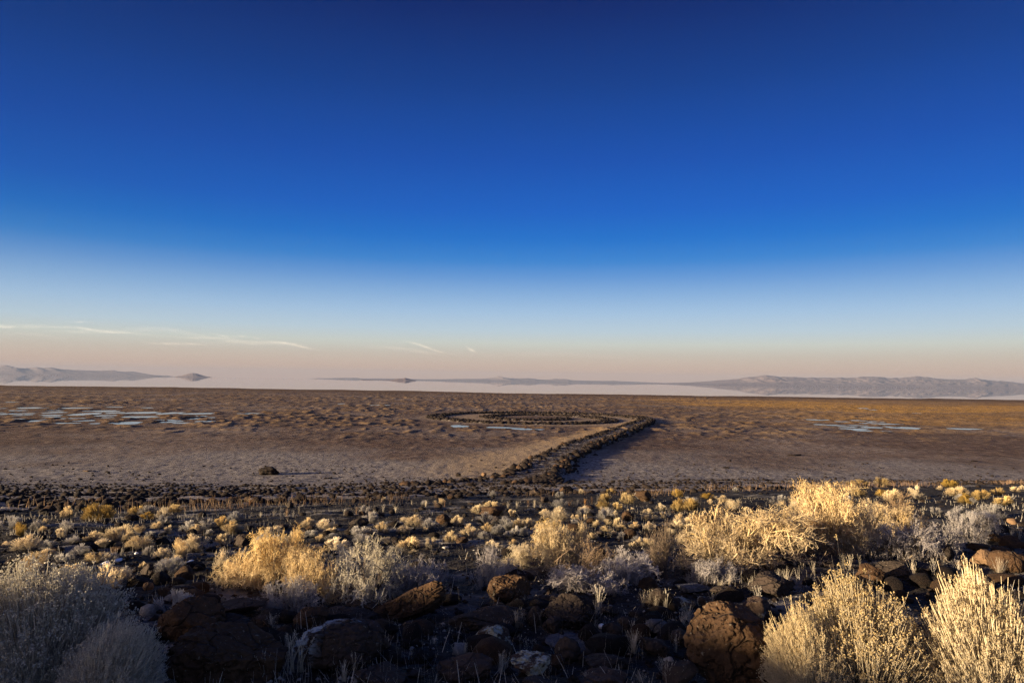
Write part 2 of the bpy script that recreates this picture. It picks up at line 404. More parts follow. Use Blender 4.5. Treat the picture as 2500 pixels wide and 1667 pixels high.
# ------------------------------------------------------------------ far ranges and islands
def range_material():
    mm, t, b = mat('bare_range')
    g = N(t, 'ShaderNodeNewGeometry'); n1 = noise(t, g.outputs['Position'], .0012, 6, .6); n2 = noise(t, g.outputs['Position'], .006, 5, .6)
    c = mixc(t, ramp(t, n1, .35, .65), (.19, .145, .15), (.25, .20, .20)); c = mixc(t, ramp(t, n2, .5, .7), c, (.13, .115, .125))
    L(t, c, b.inputs['Base Color']); return mm
M_RANGE = range_material()
def mountain(name, prof, D, depth, label, cat, nx=420, ny=46, gul=.35, seed=0, shear=95):
    """prof: (photo x, height of the crest in photo pixels above the waterline)"""
    prof = np.array(prof, float)
    Xp = np.linspace(prof[0, 0], prof[-1, 0], nx); hp = np.interp(Xp, prof[:, 0], prof[:, 1])
    h = hp/1666.7*D
    h = h*(1+.08*(fbm2(Xp*.06, Xp*0, 4, seed)-.5)*2)
    x = (Xp-1250)/1666.7*D
    tt = np.linspace(0, 1, ny)
    kk_ = np.exp(-np.linspace(-2, 2, 9)**2); h = np.convolve(np.pad(h, 4, mode='edge'), kk_/kk_.sum(), 'valid')
    X = np.repeat(x[None], ny, 0); Yv = D-depth*.5+depth*tt
    Y = np.repeat(Yv[:, None], nx, 1)
    shp = np.interp(tt, [0, .08, .25, .5, .75, 1], [0, .14, .5, 1, .45, 0])[:, None]
    wave = depth/7
    step = (Xp[1]-Xp[0]); sh = (tt-.5)[:, None]*shear+(fbm2(X/wave*.5, Y/wave*.5, 3, seed+4)-.5)*.63*shear   # spurs run aslant
    Hs = np.interp((np.repeat(Xp[None], ny, 0)+sh).ravel(), Xp, h).reshape(X.shape); Hs = np.where(tt[:, None] == .5, h[None], Hs)
    e_ = np.minimum(1, np.minimum(np.arange(nx), np.arange(nx)[::-1])/(nx*.03)); Hs = Hs*e_[None]
    n = fbm2(X/wave*2.2+2.6*Y/wave, Y/wave*1.6-.8*X/wave, 4, seed+1, .55); rid = 1-np.abs(2*n-1)*1.6
    mid = np.interp(tt, [0, .1, .3, .5, .62, 1], [0, .7, 1, .12, .6, 0])[:, None]
    Zz = Hs*(shp*(1-gul*mid)+gul*mid*rid*shp**.6)
    Zz = Zz - .8
    X = X*(Y/D)
    v, f = grid(X, Y, Zz)
    o = obj(name, mesh_np(name, v, f, M_RANGE, True))
    tag(o, kind='structure')
    return o
mountain('mountain_range', [(1555,0),(1640,2),(1700,5),(1745,10),(1800,15),(1845,24),(1862,26),(1885,22),(1930,21),(1985,20),(2040,21),(2095,23),(2135,25),(2170,22),(2205,24),(2246,27),(2290,22),(2335,21),(2365,25),(2400,21),(2440,19),(2480,15),(2540,12),(2620,10),(2700,6),(2800,0)],
         24000, 8000, '', '', 900, 110, .34, 11)
mountain('mountain_range', [(-260,0),(-200,12),(-120,16),(-60,14),(-10,18),(18,24),(35,17),(60,16),(92,19),(110,16),(135,18),(160,14),(200,13),(245,12),(285,14),(310,10),(335,12),(365,5),(372,2.5),(400,3),(432,1)],
         28000, 6000, '', '', 360, 60, .12, 23)
mountain('island', [(425,0),(440,3),(458,8),(472,10.5),(485,8.5),(500,4),(512,1.5),(522,0)], 18000, 2000, '', '', 120, 30, .2, 31, 6)
mountain('island', [(880,0),(886,1.6),(905,1.2),(918,.6),(940,.9),(955,1.6),(963,3),(972,5),(985,6),(990,7),(998,5.5),(1006,3),(1015,1.8),(1022,0)], 11000, 1500, '', '', 200, 24, .2, 37, 5)
mountain('mountain_range', [(745,0),(790,1.6),(820,3),(860,3.5),(880,2),(930,3),(1040,2.5),(1090,4),(1130,5),(1180,5.5),(1205,9),(1222,14),(1236,10),(1262,8),(1290,9),(1305,6),(1335,6),(1352,10),(1362,6),(1378,9),(1395,5),(1450,4.5),(1500,5.5),(1540,4),(1580,3),(1640,1),(1700,0)],
         32000, 4500, '', '', 420, 40, .2, 43)

# ------------------------------------------------------------------ haze
hb = 38000
hv = [(-hb, -hb, -3), (hb, -hb, -3), (hb, hb, -3), (-hb, hb, -3), (-hb, -hb, 470), (hb, -hb, 470), (hb, hb, 470), (-hb, hb, 470)]
hf = [(3, 2, 1, 0), (4, 5, 6, 7), (0, 1, 5, 4), (1, 2, 6, 5), (2, 3, 7, 6), (3, 0, 4, 7)]
hm = bpy.data.materials.new('haze_air'); hm.use_nodes = True; t = hm.node_tree; t.nodes.clear()
ho = N(t, 'ShaderNodeOutputMaterial'); hp_ = N(t, 'ShaderNodeVolumePrincipled')
hp_.inputs['Color'].default_value = (.28, .355, .53, 1); hp_.inputs['Density'].default_value = 2.3e-5; hp_.inputs['Anisotropy'].default_value = 0.0
L(t, hp_.outputs[0], ho.inputs['Volume'])
tag(obj('haze', mesh_np('haze', hv, hf, hm)), kind='stuff')

# ------------------------------------------------------------------ thin clouds low over the left horizon
def cloud_material():
    mm = bpy.data.materials.new('cirrus'); mm.use_nodes = True; t = mm.node_tree; t.nodes.clear()
    out = N(t, 'ShaderNodeOutputMaterial'); tr = N(t, 'ShaderNodeBsdfTransparent'); df = N(t, 'ShaderNodeBsdfDiffuse'); tl = N(t, 'ShaderNodeBsdfTranslucent')
    df.inputs[0].default_value = (.95, .95, .95, 1); tl.inputs[0].default_value = (.95, .95, .95, 1)
    ad = N(t, 'ShaderNodeAddShader'); L(t, df.outputs[0], ad.inputs[0]); L(t, tl.outputs[0], ad.inputs[1])
    tcn = N(t, 'ShaderNodeTexCoord'); mp = N(t, 'ShaderNodeMapping'); mp.inputs['Scale'].default_value = (.00022, .0011, .0030); L(t, tcn.outputs['Object'], mp.inputs[0])
    n = noise(t, mp.outputs[0], 1, 5, .6)
    a = mth(t, 'MULTIPLY', ramp(t, n, .38, .72, 0, .05), attr(t, 'thick'))
    mxs = N(t, 'ShaderNodeMixShader'); L(t, a, mxs.inputs[0]); L(t, tr.outputs[0], mxs.inputs[1]); L(t, ad.outputs[0], mxs.inputs[2])
    L(t, mxs.outputs[0], out.inputs[0]); return mm
M_CLOUD = cloud_material()
def cloud(x0, y0, x1, y1, wd, k=1.0):
    H = 6000.0
    a = on_plane(x0, y0, H); b = on_plane(x1, y1, H)
    rr = wd/1666.7*a[1]*.85
    n = 40; mseg = 14; vv = []; th = []
    for i in range(n+1):
        tt_ = i/n; c = a*(1-tt_)+b*tt_
        prof_ = math.sin(PI*tt_)**.6*(1-.35*tt_)
        for j in range(mseg):
            an = 2*PI*j/mseg
            vv.append((c[0]-a[0], c[1]-a[1]+rr*3*prof_*math.cos(an), c[2]-a[2]+rr*prof_*math.sin(an)+rr*.9*math.sin(tt_*7+x0)*.6))
            th.append(k*math.sin(PI*tt_)*abs(math.cos(an))**1.0)
    ff = [(i*mseg+j, i*mseg+(j+1) % mseg, (i+1)*mseg+(j+1) % mseg, (i+1)*mseg+j) for i in range(n) for j in range(mseg)]
    o = obj('cloud', mesh_np('cloud', vv, ff, M_CLOUD, True, dict(thick=th)), loc=tuple(a)); tag(o, kind='stuff')
    o.visible_shadow = True
for c in [(-30,793,55,800,5,1),(100,796,330,813,6,1.2),(160,783,235,789,4,.9),(300,808,400,812,4,.8),(340,818,520,846,5,.0),(330,833,540,846,5,1.1),(380,817,620,833,6,.8),
          (510,815,590,824,3,.8),(580,818,605,823,3,.9),(610,823,642,826,3,.7),(640,831,790,854,5,1),(-20,815,200,824,8,.5),(860,845,1120,865,8,.5),(980,831,1095,863,5,1.2),
          (1134,840,1166,866,6,1.1),(1040,857,1500,876,7,.6),(1200,860,1760,882,8,.55),(400,830,800,848,9,.5),(60,800,420,822,9,.7),(250,800,560,820,12,.6),(480,822,760,846,10,.6),(-60,786,180,806,9,.5)]:
    if c[5] > 0: cloud(*c)

# ------------------------------------------------------------------ placing helpers
def ground_hit(X, Y):
    """photograph pixel -> point on the land"""
    d = ray(X, Y)
    ts = np.concatenate([np.arange(2.5, 30, .05), np.geomspace(30, 1200, 1500)])
    px = d[0]*ts; py = d[1]*ts; pz = CAM_Z+d[2]*ts
    g = land(px, py)
    k = np.nonzero(pz < g)[0]
    i = k[0] if len(k) else len(ts)-1
    if i > 0:
        a = pz[i-1]-g[i-1]; b = pz[i]-g[i]; q = a/(a-b) if a != b else 0
        t_ = ts[i-1]+(ts[i]-ts[i-1])*q
    else: t_ = ts[i]
    return np.array([d[0]*t_, d[1]*t_, float(land(d[0]*t_, d[1]*t_))])
def mper(p): return float(np.dot(p-np.array([0, 0, CAM_Z]), F))/1666.7   # metres a photograph pixel spans at p
def project(p):
    q = np.asarray(p, float)-np.array([0, 0, CAM_Z]); z = q@F
    return 1250+1666.7*(q@R)/z, 833.5-1666.7*(q@U)/z

def rise(x, y, z0, Ytop):
    """height a thing standing at (x, y, z0) needs for its top to reach a given height in the photograph"""
    lo, hi = .01, 6.0
    for _ in range(30):
        m_ = (lo+hi)/2
        if project((x, y, z0+m_))[1] > Ytop: lo = m_
        else: hi = m_
    return hi
# ------------------------------------------------------------------ stone
def rock_material(name, base, hi, lichen=0.0, lcol=(.34, .38, .37), pit=.035, sc=1.0):
    mm, t, b = mat(name)
    tcn = N(t, 'ShaderNodeTexCoord'); P = tcn.outputs['Object']; oi = N(t, 'ShaderNodeObjectInfo')
    ad = N(t, 'ShaderNodeVectorMath', operation='ADD'); L(t, P, ad.inputs[0])
    cb = N(t, 'ShaderNodeCombineXYZ'); L(t, mth(t, 'MULTIPLY', oi.outputs['Random'], 37), cb.inputs[0]); L(t, cb.outputs[0], ad.inputs[1]); P = ad.outputs[0]
    n1 = noise(t, P, 2.2*sc, 5, .6); n2 = noise(t, P, 11*sc, 5, .65); n3 = noise(t, P, 45*sc, 3, .6)
    c = mixc(t, ramp(t, n1, .35, .65), base, hi)
    c = mixc(t, ramp(t, n2, .55, .75, 0, .6), c, tuple(x*.35 for x in base))
    dv = N(t, 'ShaderNodeVectorMath', operation='ADD'); L(t, P, dv.inputs[0]); nn_ = N(t, 'ShaderNodeTexNoise'); nn_.inputs['Scale'].default_value = 3*sc; L(t, P, nn_.inputs['Vector']); sv = N(t, 'ShaderNodeVectorMath', operation='SCALE'); L(t, nn_.outputs['Color'], sv.inputs[0]); sv.inputs['Scale'].default_value = .5; L(t, sv.outputs[0], dv.inputs[1])
    cr_ = N(t, 'ShaderNodeTexVoronoi'); cr_.feature = 'DISTANCE_TO_EDGE'; cr_.inputs['Scale'].default_value = 3.2*sc; L(t, dv.outputs[0], cr_.inputs['Vector']); crack = ramp(t, cr_.outputs['Distance'], .0, .035, 1, 0)
    c = mixc(t, mth(t, 'MULTIPLY', crack, .4), c, tuple(x*.2 for x in base))
    spk = ramp(t, n3, .64, .70, 0, .6); c = mixc(t, spk, c, (.22, .20, .16))
    if lichen:
        lm = mth(t, 'MULTIPLY', ramp(t, n2, .47, .53), ramp(t, noise(t, P, 1.3*sc, 3), .62-lichen*.3, .72-lichen*.3))
        c = mixc(t, lm, c, mixc(t, ramp(t, n3, .4, .6), lcol, (.30, .27, .17)) if lichen > .5 else mixc(t, 0.0, lcol, lcol))
    L(t, c, b.inputs['Base Color'])
    vo = N(t, 'ShaderNodeTexVoronoi'); vo.inputs['Scale'].default_value = 26*sc; L(t, P, vo.inputs['Vector'])
    h = mth(t, 'ADD', mth(t, 'MULTIPLY', n2, .9), mth(t, 'MULTIPLY', ramp(t, vo.outputs['Distance'], 0, .35), .35))
    h = mth(t, 'ADD', h, mth(t, 'MULTIPLY', n3, .25))
    h = mth(t, 'SUBTRACT', h, mth(t, 'MULTIPLY', crack, .45))
    bump(t, b, h, pit, 1.0)
    return mm
M_ROCK = rock_material('dark_basalt', (.046, .027, .017), (.090, .050, .025))
M_ROCKB = rock_material('black_basalt', (.012, .009, .008), (.026, .016, .012))
M_ROCKN = rock_material('brown_black_basalt', (.028, .022, .019), (.055, .039, .031))
M_LICH = rock_material('lichened_basalt', (.045, .032, .026), (.08, .05, .034), .9)
M_LICHB = rock_material('speckled_basalt', (.038, .028, .024), (.07, .045, .032), .35, (.30, .36, .42))
M_PALE = rock_material('pale_stone', (.22, .20, .19), (.34, .32, .30), pit=.01)
M_TAN = rock_material('tan_stone', (.13, .078, .042), (.21, .13, .075))
M_SLATE = rock_material('grey_slate', (.075, .075, .085), (.15, .15, .17))
_ico = {}
def ico(n):
    if n not in _ico:
        import bmesh
        bm = bmesh.new(); bmesh.ops.create_icosphere(bm, subdivisions=n, radius=1)
        _ico[n] = (np.array([v.co for v in bm.verts]), np.array([[v.index for v in f.verts] for f in bm.faces])); bm.free()
    return _ico[n]
def rock_verts(seed, sub=3, rough=.35, cuts=7, tilt=0., cutd=.60):
    """a unit boulder: ellipsoid knocked into facets, then weathered"""
    g = np.random.default_rng(seed)
    v, f = ico(sub); v = v.copy()
    for i in range(cuts):
        n = g.normal(size=3); n[2] = n[2]*.8; n /= np.linalg.norm(n); d = g.uniform(cutd, .93)
        s = v@n - d; v = v - np.clip(s, 0, None)[:, None]*n*.97
    v = v*(1+rough*(fbm3(v*1.4+seed, 3, seed)-.5)[:, None]*1.6)
    if sub >= 3:
        v = v*(1+rough*.40*(fbm3(v*4.5+seed, 4, seed+5, .6)-.5)[:, None]*1.6)
    if sub >= 5: v = v*(1+rough*.16*(fbm3(v*15+seed, 3, seed+7, .6)-.5)[:, None]*1.6)
    if sub >= 4:
        rd = 1-np.abs(2*fbm3(v*3.1+seed*3, 3, seed+9)-1); v = v*(1-.10*sst(.86, 1.0, rd)[:, None])
    v = v-(v.max(0)+v.min(0))/2; v = v/(v.max(0)-v.min(0))*2
    return v, f
ROCKS = []                                       # (object, centre px, width px)
def boulder(cx, by, wd, hg, seed, m, label, sub=4, dep=.8, lean=0.0, group=None, rough=.24, cuts=15, sink=.16, name='boulder', cutd=.50, yaw=None, peak=0.):
    p = ground_hit(cx, min(by, 1662)); 
    if by > 1662:                                # foot of the stone lies below the frame
        d0 = ray(cx, by); t_ = (p[2]-.02-CAM_Z)/d0[2]; p = np.array([d0[0]*t_, d0[1]*t_, 0]); p[2] = float(land(p[0], p[1]))
    mp = mper(p); W_ = wd*mp; H_ = hg*mp
    D_ = W_*dep; cen = p+np.array([0, D_*.42, 0])
    gz = min(p[2], float(land(cen[0], cen[1]))); H_ = rise(cen[0], cen[1], gz, by-hg)
    v, f = rock_verts(seed, sub+(1 if wd > 95 else 0), rough, cuts, cutd=cutd)
    v[:, 2] += peak*v[:, 0]*.5
    v = v*np.array([W_/2, D_/2, H_*(1+sink)/2])
    if lean:                                     # slab leaning to one side
        a = lean; v = np.c_[v[:, 0], v[:, 1], v[:, 2]+v[:, 0]*math.tan(a)]
        v[:, 2] = v[:, 2]/(v[:, 2].max()-v[:, 2].min())*H_*(1+sink)
    v[:, 2] -= v[:, 2].min(); v[:, 2] -= H_*sink
    o = obj(name, mesh_np(name, v, f, m, sub+(1 if wd > 95 else 0) < 5), loc=(cen[0], cen[1], gz))
    tag(o, label, 'boulder' if name == 'boulder' else 'stone', group or 'boulders and stones of the slope and flat')
    return o
B = boulder
B(512,1700,300,168,3,M_ROCK,'biggest dark brown boulder in the lower left, low sun grazing its left shoulder',5,.8,rough=.3,cuts=5,peak=-.12)
B(446,1563,168,106,14,M_ROCK,'upright dark boulder with a curved golden lit edge behind the biggest left boulder',4,.6,rough=.3,cuts=5,peak=.22)
B(572,1502,142,42,5,M_ROCKN,'long low black boulder below the pale seedlings, left of centre',4,.7,lean=.18)
B(555,1546,130,50,16,M_ROCKN,'low rounded dark boulder between the curved lit boulder and the small golden peak')
B(630,1543,64,40,17,M_ROCK,'small peaked boulder with a golden sunlit tip above the biggest left boulder',4,.8,cuts=9,cutd=.6)
B(652,1522,60,36,18,M_ROCKN,'small black boulder behind the small golden-tipped peak')
B(339,1613,56,38,19,M_ROCKN,'black boulder tucked between the left foreground bush and biggest left boulder')
B(357,1440,25,21,20,M_TAN,'small rounded orange stone standing alone in the left gravel clearing',3,.8,rough=.2,cuts=3)
B(430,1462,76,32,21,M_ROCKN,'flat dark boulder below and right of the small orange stone')
B(373,1489,42,30,22,M_ROCKN,'dark boulder left of the grey seedlings behind the curved lit boulder')
B(320,1486,32,18,23,M_ROCKN,'small flat black stone at the right edge of the left foreground bush')
B(752,1534,88,56,24,M_ROCK,'wedge-shaped boulder with a bright orange sunlit face, left of centre',4,.7,cuts=11,cutd=.55,peak=.3)
B(840,1533,160,48,25,M_ROCKN,'wide dark boulder behind the large speckled boulder left of centre')
B(812,1650,248,132,26,M_LICHB,'large black boulder speckled with pale lichen left of the bottom centre',5,.75,rough=.3,cuts=6)
B(878,1500,84,38,27,M_ROCKN,'dark dome-shaped boulder under the bleached twiggy shrub',4,.8,rough=.2,cuts=3)
B(1010,1518,152,102,28,M_ROCK,'tilted slab boulder rising to the right with its brown top in the sun',5,.5,lean=.42,rough=.28,cuts=9,cutd=.6)
B(1020,1540,82,26,29,M_ROCKN,'flat square block lying at the foot of the tilted slab boulder',4,.7,cuts=10,cutd=.55)
B(915,1700,140,72,30,M_ROCKN,'rounded dark boulder cut by the bottom edge right of the speckled boulder')
B(1017,1657,56,24,31,M_ROCKN,'small black stone in the grit at the bottom, left of centre')
B(1128,1680,148,80,32,M_LICHB,'brown boulder with lilac lichen streaks at the bottom centre',4,.8,peak=.1)
B(1190,1540,200,62,33,M_ROCKN,'long dark boulder carrying a small orange stone, at the centre',4,.7,rough=.3,peak=.05)
B(1243,1478,112,74,34,M_ROCK,'boulder with an orange sunlit crown behind dry grass, at the centre',5,.8,rough=.3,cuts=6)
B(1216,1486,32,17,35,M_TAN,'small orange stone lying on the long dark boulder at the centre',3,.7,sink=.0)
B(1396,1540,142,90,36,M_ROCKN,'large round black boulder right of the centre',5,.85,rough=.3,cuts=5)
B(1340,1485,88,38,37,M_ROCKN,'dark slab behind the large round black boulder')
B(1304,1528,38,50,38,M_ROCKN,'upright egg-shaped black boulder left of the large round black boulder',4,.8,rough=.2,cuts=3)
B(1349,1548,50,44,39,M_ROCKN,'small dark boulder in front of the large round black boulder')
B(1203,1604,112,78,40,M_LICH,'squarish boulder crusted with grey and yellow lichen near the bottom centre',5,.8,cuts=9,cutd=.62)
B(1298,1652,106,56,41,M_LICH,'sloping boulder with a sheet of blue-grey lichen at the bottom centre',4,.8,peak=-.35)
B(1388,1619,66,64,42,M_ROCKN,'blocky pitch-black boulder standing on the pale flat slab',4,.8,cuts=10,cutd=.6)
B(1358,1634,48,38,43,M_ROCK,'brownish boulder leaning against the foot of the blocky black boulder')
B(1428,1620,34,38,44,M_ROCKN,'small dark stone just right of the blocky black boulder')
B(1498,1562,54,46,45,M_ROCKN,'round black boulder beside the little patch of snow',4,.9,rough=.2,cuts=3)
B(1531,1541,46,38,46,M_ROCKN,'round black boulder behind the one beside the little patch of snow',4,.9,rough=.2,cuts=3)
B(1495,1592,66,30,47,M_ROCKN,'low black boulder below the round one beside the snow')
B(1488,1642,114,44,48,M_ROCKN,'broad flat dark boulder right of the bottom centre')
B(1475,1700,130,66,49,M_LICHB,'broad dark boulder cut by the bottom edge right of the centre')
B(1320,1700,92,46,50,M_ROCKN,'dark boulder cut by the bottom edge below the sheet of blue-grey lichen')
B(1553,1508,36,20,51,M_ROCKN,'small black stone above the two round black boulders')
B(1491,1500,48,20,52,M_ROCKN,'flat dark stone in the grass right of the large round black boulder')
B(1398,1578,132,20,53,M_SLATE,'pale flat slab lying level with the ground right of the centre',4,.9,rough=.15,cuts=2,sink=.5)
B(1812,1710,236,236,54,M_ROCK,'tall brown dome boulder left of the right foreground bush, its top in the sun',5,.85,rough=.22,cuts=4,peak=-.05)
B(1668,1700,90,80,55,M_ROCKN,'dark skirt-like boulder against the left foot of the tall brown dome boulder',4,.8,peak=.4)
B(1615,1553,78,44,56,M_SLATE,'striped blue-grey slate slab left of the tall brown dome boulder',4,.6,lean=-.3,cuts=10,cutd=.5)
B(1598,1600,80,48,57,M_ROCKN,'black boulder below the striped slate slab')
B(1668,1578,52,42,58,M_ROCKN,'small dark boulder touching the left side of the tall brown dome')
B(1633,1619,26,18,59,M_PALE,'pale rounded stone in the grass left of the dome boulder',3)
B(1614,1489,74,58,60,M_ROCKN,'dark boulder among grass above the striped slate slab')
B(1670,1487,74,28,61,M_LICH,'low boulder patched with pale lichen above the tall brown dome')
B(1722,1482,32,27,62,M_LICH,'small rounded stone fully covered in blue-grey lichen',3)
B(1784,1457,78,27,63,M_ROCKN,'low black boulder behind the tall brown dome')
B(1898,1458,120,58,64,M_ROCKN,'large low black boulder above the right foreground bush',4,.8)
B(1862,1508,78,50,65,M_LICH,'boulder with rusty red and grey lichen just right of the dome top')
B(1888,1516,27,18,66,M_PALE,'pale pebble-like stone right of the dome boulder',3)
B(1880,1540,17,14,67,M_PALE,'small whitish stone between the dome boulder and right foreground bush',3)
B(1709,1450,98,24,68,M_SLATE,'bluish flat boulder below the big golden shrub')
B(2138,1425,80,52,69,M_ROCK,'boulder with a folded rusty sunlit face above the right foreground bush',4,.7,cuts=9)
B(2215,1410,100,40,70,M_ROCKN,'black boulder attached right of the folded rusty one')
B(2040,1440,84,28,71,M_ROCK,'low brown boulder left of the folded rusty boulder')
B(2118,1462,92,24,72,M_ROCK,'rusty flat boulder peeking over the right foreground bush')
B(2402,1433,64,34,73,M_ROCK,'rounded sunlit boulder above the rightmost foreground bush',4,.8,rough=.2,cuts=3)
B(2482,1398,86,56,74,M_ROCK,'largest sunlit brown boulder at the right edge',4,.9,rough=.25,cuts=4)
B(2422,1380,68,38,75,M_TAN,'pale tan sunlit boulder with a hooked left end near the right edge',4,.7,peak=-.2)
B(2367,1392,46,22,76,M_ROCK,'small ragged sunlit boulder left of the pale tan one',4,.7)
B(2405,1346,58,22,77,M_ROCK,'flat sunlit boulder above the pale tan one')
B(2459,1351,46,17,78,M_ROCK,'thin sunlit slab behind the largest brown boulder at the right edge')
B(2321,1371,34,42,79,M_ROCKN,'upright dark leaning stone under the shaded grey shrub on the right',4,.6)
B(2440,1322,42,20,80,M_ROCK,'small brown boulder near the right edge above the flat sunlit one')
B(2270,1404,120,36,81,M_ROCKN,'long black boulder between folded rusty boulder and right-edge group')
B(2015,1385,124,26,82,M_ROCKN,'long low black boulder under the big golden shrub')
B(2484,1280,34,16,83,M_TAN,'tan stone at the right edge above the brown boulders',3)
B(1080,1279,36,26,84,M_ROCK,'dark block with a golden left flank left of the round pale bush',4,.8,cuts=9)
B(1200,1262,66,27,85,M_ROCK,'broad brown boulder above the dome bushes near the centre',4,.8)
B(1213,1277,42,18,86,M_ROCKN,'black boulder touching the broad brown one near the centre')
B(873,1285,50,22,87,M_ROCKN,'black boulder behind the bleached shrub above left centre')
B(1087,1341,17,9,88,M_PALE,'single whitish stone among the dome bushes left of the centre',3)
B(1127,1325,32,15,89,M_ROCK,'rough brown boulder under the row of dome bushes near the centre')
B(1723,1285,56,33,90,M_ROCK,'boulder streaked with orange left of the big golden shrub',4,.8,cuts=9)
B(1573,1224,40,28,91,M_ROCK,'dark brown hump at the border of the shore stones right of centre')
B(1435,1248,32,15,92,M_ROCK,'rounded brown stone beside the yellow dome bushes')
B(1330,1226,22,14,93,M_ROCKN,'black stone in the yellow grass belt near the centre')
B(1534,1271,30,24,94,M_ROCK,'brown stone surrounded by dome bushes right of the centre')
B(1470,1309,28,14,95,M_ROCKN,'small black stone among dome bushes behind the golden upright shrub')
B(1307,1209,30,17,96,M_ROCKN,'black stone at the foot of the stone path right of centre')
B(1381,1204,30,18,97,M_ROCK,'brown stone right of the foot of the stone path')
B(584,1336,48,32,98,M_ROCKN,'black boulder half behind a dome bush in the left middle',4,.8)
B(628,1324,44,22,99,M_ROCKN,'low black boulder above the golden twiggy shrub, left of centre')
B(706,1238,20,16,100,M_ROCKN,'small black stone in the reddish grass belt left of centre')
B(688,1292,30,14,101,M_ROCKN,'flat black stone above the golden twiggy shrub')
B(354,1410,40,36,102,M_ROCKN,'black pointed boulder beside the tiny golden sprig on the left',4,.8,peak=.3)
B(365,1330,24,27,103,M_ROCKN,'upright black stone in front of a grey dome bush on the left')
B(277,1351,30,17,104,M_ROCK,'small boulder with an orange left face on the left slope')
B(20,1378,36,18,105,M_ROCKB,'black boulder at the left edge above the foreground bush')
B(314,1270,36,14,106,M_ROCKB,'dark stone under the yellow bush at the shore border on the left')
B(652,1160,52,21,107,M_ROCKB,'lone black twin-humped boulder on the salt flat, casting a long shadow',4,.6,rough=.7,cuts=4)
B(208,1151,20,4,108,M_TAN,'low sandy stone on the left salt flat trailing a thin shadow',3)
B(74,1166,9,5,109,M_ROCKB,'tiny dark stone far left on the salt flat',3)
B(1783,1126,8,5,110,M_ROCKB,'tiny black stone on the right flat beyond the shore stones',3)
B(1942,1113,42,5,111,M_ROCKB,'row-like low black stone on the right flat with a dark shadow',3,.4,rough=.8)
B(2382,1127,22,4,112,M_ROCKB,'flat black stone on the flat near the right edge',3,.5)
B(1773,1143,18,4,113,M_ROCKB,'thin black stone on the flat just beyond the right shore stones',3,.5)
B(1118,1163,14,9,114,M_ROCKB,'dark stone left of the stone path where it leaves the shore',3)
B(1181,1163,13,10,115,M_TAN,'light brown stone beside the stone path where it leaves the shore',3)
B(1070,1182,13,7,116,M_ROCKB,'small black stone on the salt left of the stone path',3)
B(1148,1187,24,11,117,M_ROCKB,'black hump on the salt at the left foot of the stone path',3)
B(1240,1179,17,7,118,M_ROCK,'rusty flat stone in the middle of the stone path foot',3)
B(1052,1196,12,7,119,M_ROCK,'brown stone at the border of salt and grass left of centre',3)
B(430,1214,17,9,120,M_ROCKB,'black stone in the left shore stone belt, larger than its neighbours',3)

# shared small stones ------------------------------------------------
BASES = []
for i in range(10):
    v, f = rock_verts(200+i, 2, .45, 8, cutd=.6); BASES.append((v, f))
BM = [[mesh_np('stone', v, f, mm_, False) for v, f in BASES] for mm_ in (M_ROCKB, M_ROCK, M_PALE)]
rs = random.Random(5)
cand = []
ATT = 0
tmp = []
rg = np.random.default_rng(11)
# scattered over the bush slope
def on_ground(n, y0, y1, sizef, power=1.0, side=.86, dens=None):
    y = y0*(y1/y0)**rg.random(n) if power == 0 else y0+(y1-y0)*rg.random(n)**power
    x = (rg.random(n)*2-1)*(y*side+2)
    if dens is not None:
        k = rg.random(n) < dens(x, y); x = x[k]; y = y[k]
    return x, y, land(x, y), sizef(len(x))
x1, y1_, z1, s1 = on_ground(3200, 4, 70, lambda n: .03+.22*rg.random(n)**3.2, 0, dens=lambda x, y: .35+.65*sst(.45, .6, fbm2(x*.3, y*.3, 2, 91)))
def beltmask(x, y):
    zz = slope_z(x, y)
    return sst(.86, 1.02, y/yb(x, y)+(fbm2(x*.05, y*.05, 3, 61)-.5)*.3)*sst(-4.5, -.1, zz+(fbm2(x*.08, y*.08, 2, 93)-.5)*.8)*(.15+.85*sst(.40, .62, fbm2(x*.11, y*.30, 3, 94)))
x2, y2, z2, s2 = on_ground(34000, 22, 150, lambda n: .08+.38*rg.random(n)**3.4, 0, .82, beltmask)
XX = np.r_[x1, x2]; YY = np.r_[y1_, y2]; ZZ = np.r_[z1, z2]; SS = np.r_[s1, s2]
app = SS/np.hypot(XX, YY)
inview = (np.abs(XX) < YY*.745) & (YY > 4.2)
order = np.argsort(-(app*inview))
top = order[:300]; rest = order[300:]
TOPS = []
for i in top:
    k = rs.randrange(10); r_ = rs.random(); mi = 2 if r_ < .06 and SS[i] < .15 else (1 if r_ < .3 else 0)
    o = obj('stone', BM[mi][k], loc=(XX[i], YY[i], ZZ[i]+SS[i]*.12))
    o.scale = (SS[i]*rs.uniform(.45, .7), SS[i]*rs.uniform(.4, .6), SS[i]*rs.uniform(.28, .5)); o.rotation_euler = (rs.uniform(-.3, .3), rs.uniform(-.3, .3), rs.uniform(0, 6.3))
    TOPS.append((o, SS[i], mi))
